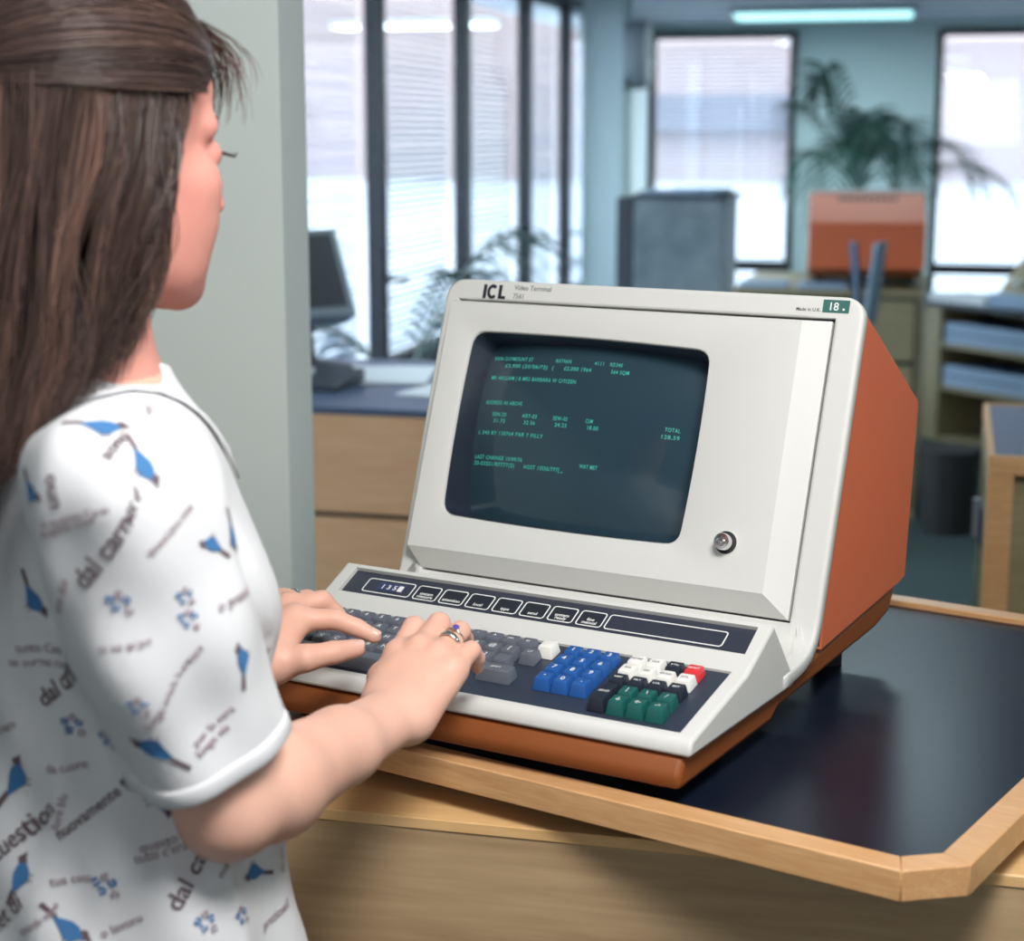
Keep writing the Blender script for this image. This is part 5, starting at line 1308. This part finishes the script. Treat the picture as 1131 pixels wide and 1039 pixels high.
# skirt and shoes
c = SDF(); c.flat(tb(0, 0, 0.93), tb(0, 0.0, 0.42), 0.160, 0.215, bd, 0.80, k=0.01); V, F = c.mesh(0.009); cen = V[F].mean(1); F = F[(cen[:, 2] > 0.42) & (cen[:, 2] < 0.96)]
sk = npmesh('skirt', V-WO, F, M['skirt'], woman)
for s in (1, -1):
    c = SDF(); c.cone(tb(0.086*s, -0.045, 0.032), tb(0.090*s, 0.15, 0.028), 0.040, 0.034, k=0.01); c.cone(tb(0.086*s, -0.02, 0.05), tb(0.088*s, 0.06, 0.045), 0.042, 0.040, k=0.02)
    V, F = c.mesh(0.006); V[:, 2] = np.maximum(V[:, 2], 0.0005); npmesh('shoe', V-WO, F, M['shoe'], woman)

# hair: dark under-shape and several thousand strands in one mesh
c = SDF()
c.ell(hp(-0.022, 0, 0.040), (0.099, 0.079, 0.082), HRm, k=0.01)
c.cone(hp(-0.050, -0.022, 0.0), hp(-0.070, -0.020, -0.15), 0.048, 0.030, k=0.03); c.cone(hp(-0.050, 0.022, 0.0), hp(-0.070, 0.020, -0.15), 0.048, 0.030, k=0.03)
c.cone(hp(-0.022, -0.042, 0.0), hp(-0.040, -0.034, -0.09), 0.028, 0.018, k=0.03); c.cone(hp(-0.022, 0.042, 0.0), hp(-0.040, 0.034, -0.09), 0.028, 0.018, k=0.03)
c.ell(hp(0.095, 0, -0.020), (0.075, 0.080, 0.112), HRm, k=0.008, sub=True)
V0, F0 = c.mesh(0.005)
hv = []; hfc = []; tone = []
def strand(P, r0, tn, seg=3):
    P = np.array(P); n = len(P); T = np.gradient(P, axis=0); T /= np.linalg.norm(T, axis=1)[:, None]+1e-9
    up = np.array([0.3, 0.5, 0.81]); a = np.cross(T, up); a /= np.linalg.norm(a, axis=1)[:, None]+1e-9; bb = np.cross(T, a)
    rad = r0*np.concatenate([np.linspace(0.9, 1, n//2), np.linspace(1, 0.25, n-n//2)])[:, None]
    base = len(hv)*0
    vs = np.stack([P+(a*cos(2*pi*k/seg)+bb*sin(2*pi*k/seg))*rad for k in range(seg)], 1).reshape(-1, 3)
    hv.append((vs, n, seg, tn))
rg = np.random.default_rng(7)
def cranium(phi, u, out=0.0):
    """point on the head shell: phi measured from the face towards the right side"""
    rf, rl, ru = 0.101+out, 0.083+out, 0.086+out; q = max(0.02, 1-((u-0.042)/ru)**2 if u > 0.042 else 1.0); q = math.sqrt(q)
    return np.array([-0.020+rf*q*cos(phi), -rl*q*sin(phi), u])
# front edge of the falling hair as seen from the side, (u, f)
ENV = [(0.075, 0.024), (0.045, 0.026), (0.0, 0.016), (-0.055, 0.000), (-0.10, -0.008), (-0.135, -0.016), (-0.185, -0.040), (-0.235, -0.075), (-0.30, -0.105)]
EU = np.array([e[0] for e in ENV])[::-1]; EF = np.array([e[1] for e in ENV])[::-1]
env = lambda u: np.interp(u, EU, EF)
for n_s in range(6800):
    side = -1 if rg.random() < 0.74 else 1             # -1: her right side (the camera's)
    x = rg.random(); back = x; lay = rg.random(); out = 0.002+0.013*lay
    u0 = 0.044-0.002*back+rg.normal(0, 0.003); f_off = back*0.150
    uend = -0.120-0.165*min(1, back*1.35)+rg.normal(0, 0.014)
    n = 20; us = np.linspace(u0, uend, n); P = []; ph = rg.random()*6.28; wob = rg.normal(0, 0.0022); wob2 = rg.normal(0, 0.0016)
    curl = rg.normal(0, 0.004)
    for i, u in enumerate(us):
        t = i/(n-1); f = env(u)-f_off*(1-0.25*max(0, -u)/0.2); 
        rf, rl = 0.100+out, 0.080+out
        pe = math.acos(max(-0.97, min(0.97, (env(u)+0.020)/rf))); ph_ = pe+back*1.03*(pi-pe); f = -0.020+rf*cos(ph_); l = rl*sin(ph_)
        if u < -0.03: l = l*(1-0.18*min(1, (-0.03-u)/0.12))+0.004*min(1, (-u-0.03)/0.1)
        if f < -0.115: f = -0.115+(f+0.115)*0.25
        l += curl*t*t+wob*sin(ph+t*7); f += wob2*sin(ph*1.3+t*9)+curl*0.6*t*t
        P.append(hp(f, side*l, u))
    P = np.array(P)
    clump = sin(back*47+lay*3)*0.5+sin(back*19+1.0)*0.5
    lock = int(back*26+side*40); lr = np.random.default_rng(lock+100); a1, a2, a3, q1, q2 = lr.normal(0, 0.0055), lr.normal(0, 0.0060), lr.normal(0, 0.09), lr.uniform(0, 6), lr.uniform(4, 8)
    tt_ = np.linspace(0, 1, n)[:, None]; P = P+(hl*side*-1)*np.abs(a1)*np.sin(q1+tt_*q2)*np.minimum(1, tt_*3)+hf*a2*np.sin(q1*1.7+tt_*q2*1.2)*np.minimum(1, tt_*2)
    strand(P, 0.00062, np.clip(0.42+0.16*clump+a3+rg.normal(0, 0.13)-0.18*(lay < 0.3), 0.02, 1))
# lay the falling hair over the shoulders
def lay_over():
    L_ = [i for i in range(len(hv))]
    A_ = np.concatenate([hv[i][0] for i in L_]); m_ = A_[:, 2] < 1.46
    Q = A_[m_]
    for it in range(4):
        d = blouse_sdf.ev(Q); e = 0.002; g = np.stack([blouse_sdf.ev(Q+e*np.eye(3)[k])-d for k in range(3)], 1)/e; g /= np.linalg.norm(g, axis=1)[:, None]+1e-6
        need = 0.006-d; ok = need > 0; Q[ok] += g[ok]*need[ok][:, None]*1.02
    A_[m_] = Q; p_ = 0
    for i in L_: n_ = len(hv[i][0]); hv[i] = (A_[p_:p_+n_],)+hv[i][1:]; p_ += n_
lay_over()
for n_s in range(5600):                                  # swept back from the brow to the clip
    w_ = rg.uniform(-0.06, 1.0); side = -1 if rg.random() < 0.66 else 1; ang = w_*1.45        # 0 = crown line, 1.4 = temple
    lay = rg.random(); out = 0.0015+0.0085*lay; n = 20; P = []; ph = rg.random()*6.28; amp = rg.normal(0, 0.0018)
    al0 = w_*pi/2; th0 = radians(24+38*w_*w_)+rg.normal(0, 0.03); fl = rg.uniform(0.0, 0.006)
    for i in range(n):
        t = i/(n-1); th = th0+(pi-0.02-th0)*t; rf, rl, ru = 0.104+out, 0.088+out+0.004*w_, 0.090+out
        al = al0*(0.95+0.07*t)+0.03*amp*400*sin(t*3.1)
        f = -0.018+rf*cos(th); l = side*rl*sin(th)*sin(al); u = 0.036+ru*sin(th)*cos(al)+fl*sin(pi*t)+amp*sin(ph+t*6)
        P.append(hp(f, l, u))
    clump = sin(ang*31+lay*2)*0.5+sin(ang*13)*0.5
    strand(P, 0.00060, np.clip(0.36+0.20*clump+rg.normal(0, 0.14), 0.02, 1))
for n_s in range(260):                                   # wispy fringe
    s0 = rg.uniform(-1, 1); l0 = s0*0.052; n = 12; P = []; ln = rg.uniform(0.6, 1.25); cu = rg.normal(0, 0.007); fw = rg.uniform(0.004, 0.020)
    for i in range(n):
        t = i/(n-1); u = 0.094-0.060*t*ln; f = 0.062+0.030*math.sin(t*1.4)+fw*sin(pi*t*0.9)-0.10*max(0, abs(l0)-0.02)*1.0; P.append(hp(f, l0*(1+0.3*t)+cu*t*t, u+0.004*sin(pi*t)))
    strand(P, 0.0004, np.clip(0.62+rg.normal(0, 0.2), 0.1, 1))
for n_s in range(110):                                   # loose hairs at crown and temple
    ph = rg.uniform(0.2, 2.6); n = 14; P = []; side = -1 if rg.random() < 0.7 else 1; a = rg.uniform(0, 1.3); st_ = rg.uniform(0.2, 0.9); lf = rg.uniform(0.003, 0.012)
    for i in range(n):
        t = i/(n-1); th = 0.42+min(1, st_*0.6+t*0.4)*2.3; hh = sin(th); P.append(hp(-0.02+(0.112+lf*sin(pi*t))*cos(th), side*(0.094+lf*sin(pi*t))*hh*sin(a), 0.040+(0.095+lf*sin(pi*t))*hh*cos(a)))
    strand(P, 0.00035, 0.6)
V = [V0-WO]; F = [F0]; TN = [np.full(len(V0), 0.08)]; base = len(V0)
for vs, n, seg, tn in hv:
    V.append(vs-WO); i = np.arange(n-1)[:, None]*seg; k = np.arange(seg)[None]; k2 = (k+1) % seg
    F.append(np.stack([i+k, i+k2, i+seg+k2, i+seg+k], -1).reshape(-1, 4)+base); TN.append(np.full(len(vs), tn)); base += len(vs)
hair = npmesh('hair', np.concatenate(V), np.concatenate(F), [M['hair'], M['hair_root']], woman, midx=np.r_[np.ones(len(F0), np.int32), np.zeros(sum(len(q) for q in F[1:]), np.int32)])
at = hair.data.attributes.new('tone', 'FLOAT', 'POINT'); at.data.foreach_set('value', np.concatenate(TN).astype(np.float32))
cp = MB(); q_ = hp(-0.122, 0, 0.045)-WO; X = lambda p: Vector(q_)+Vector(hl)*p.x+Vector(hu)*p.y+Vector(hf)*p.z
cp.box(-0.035, 0.035, -0.007, 0.007, -0.004, 0.004, X=X).build('hair_clip', M['print_brown'], hair, bevel=0.003)
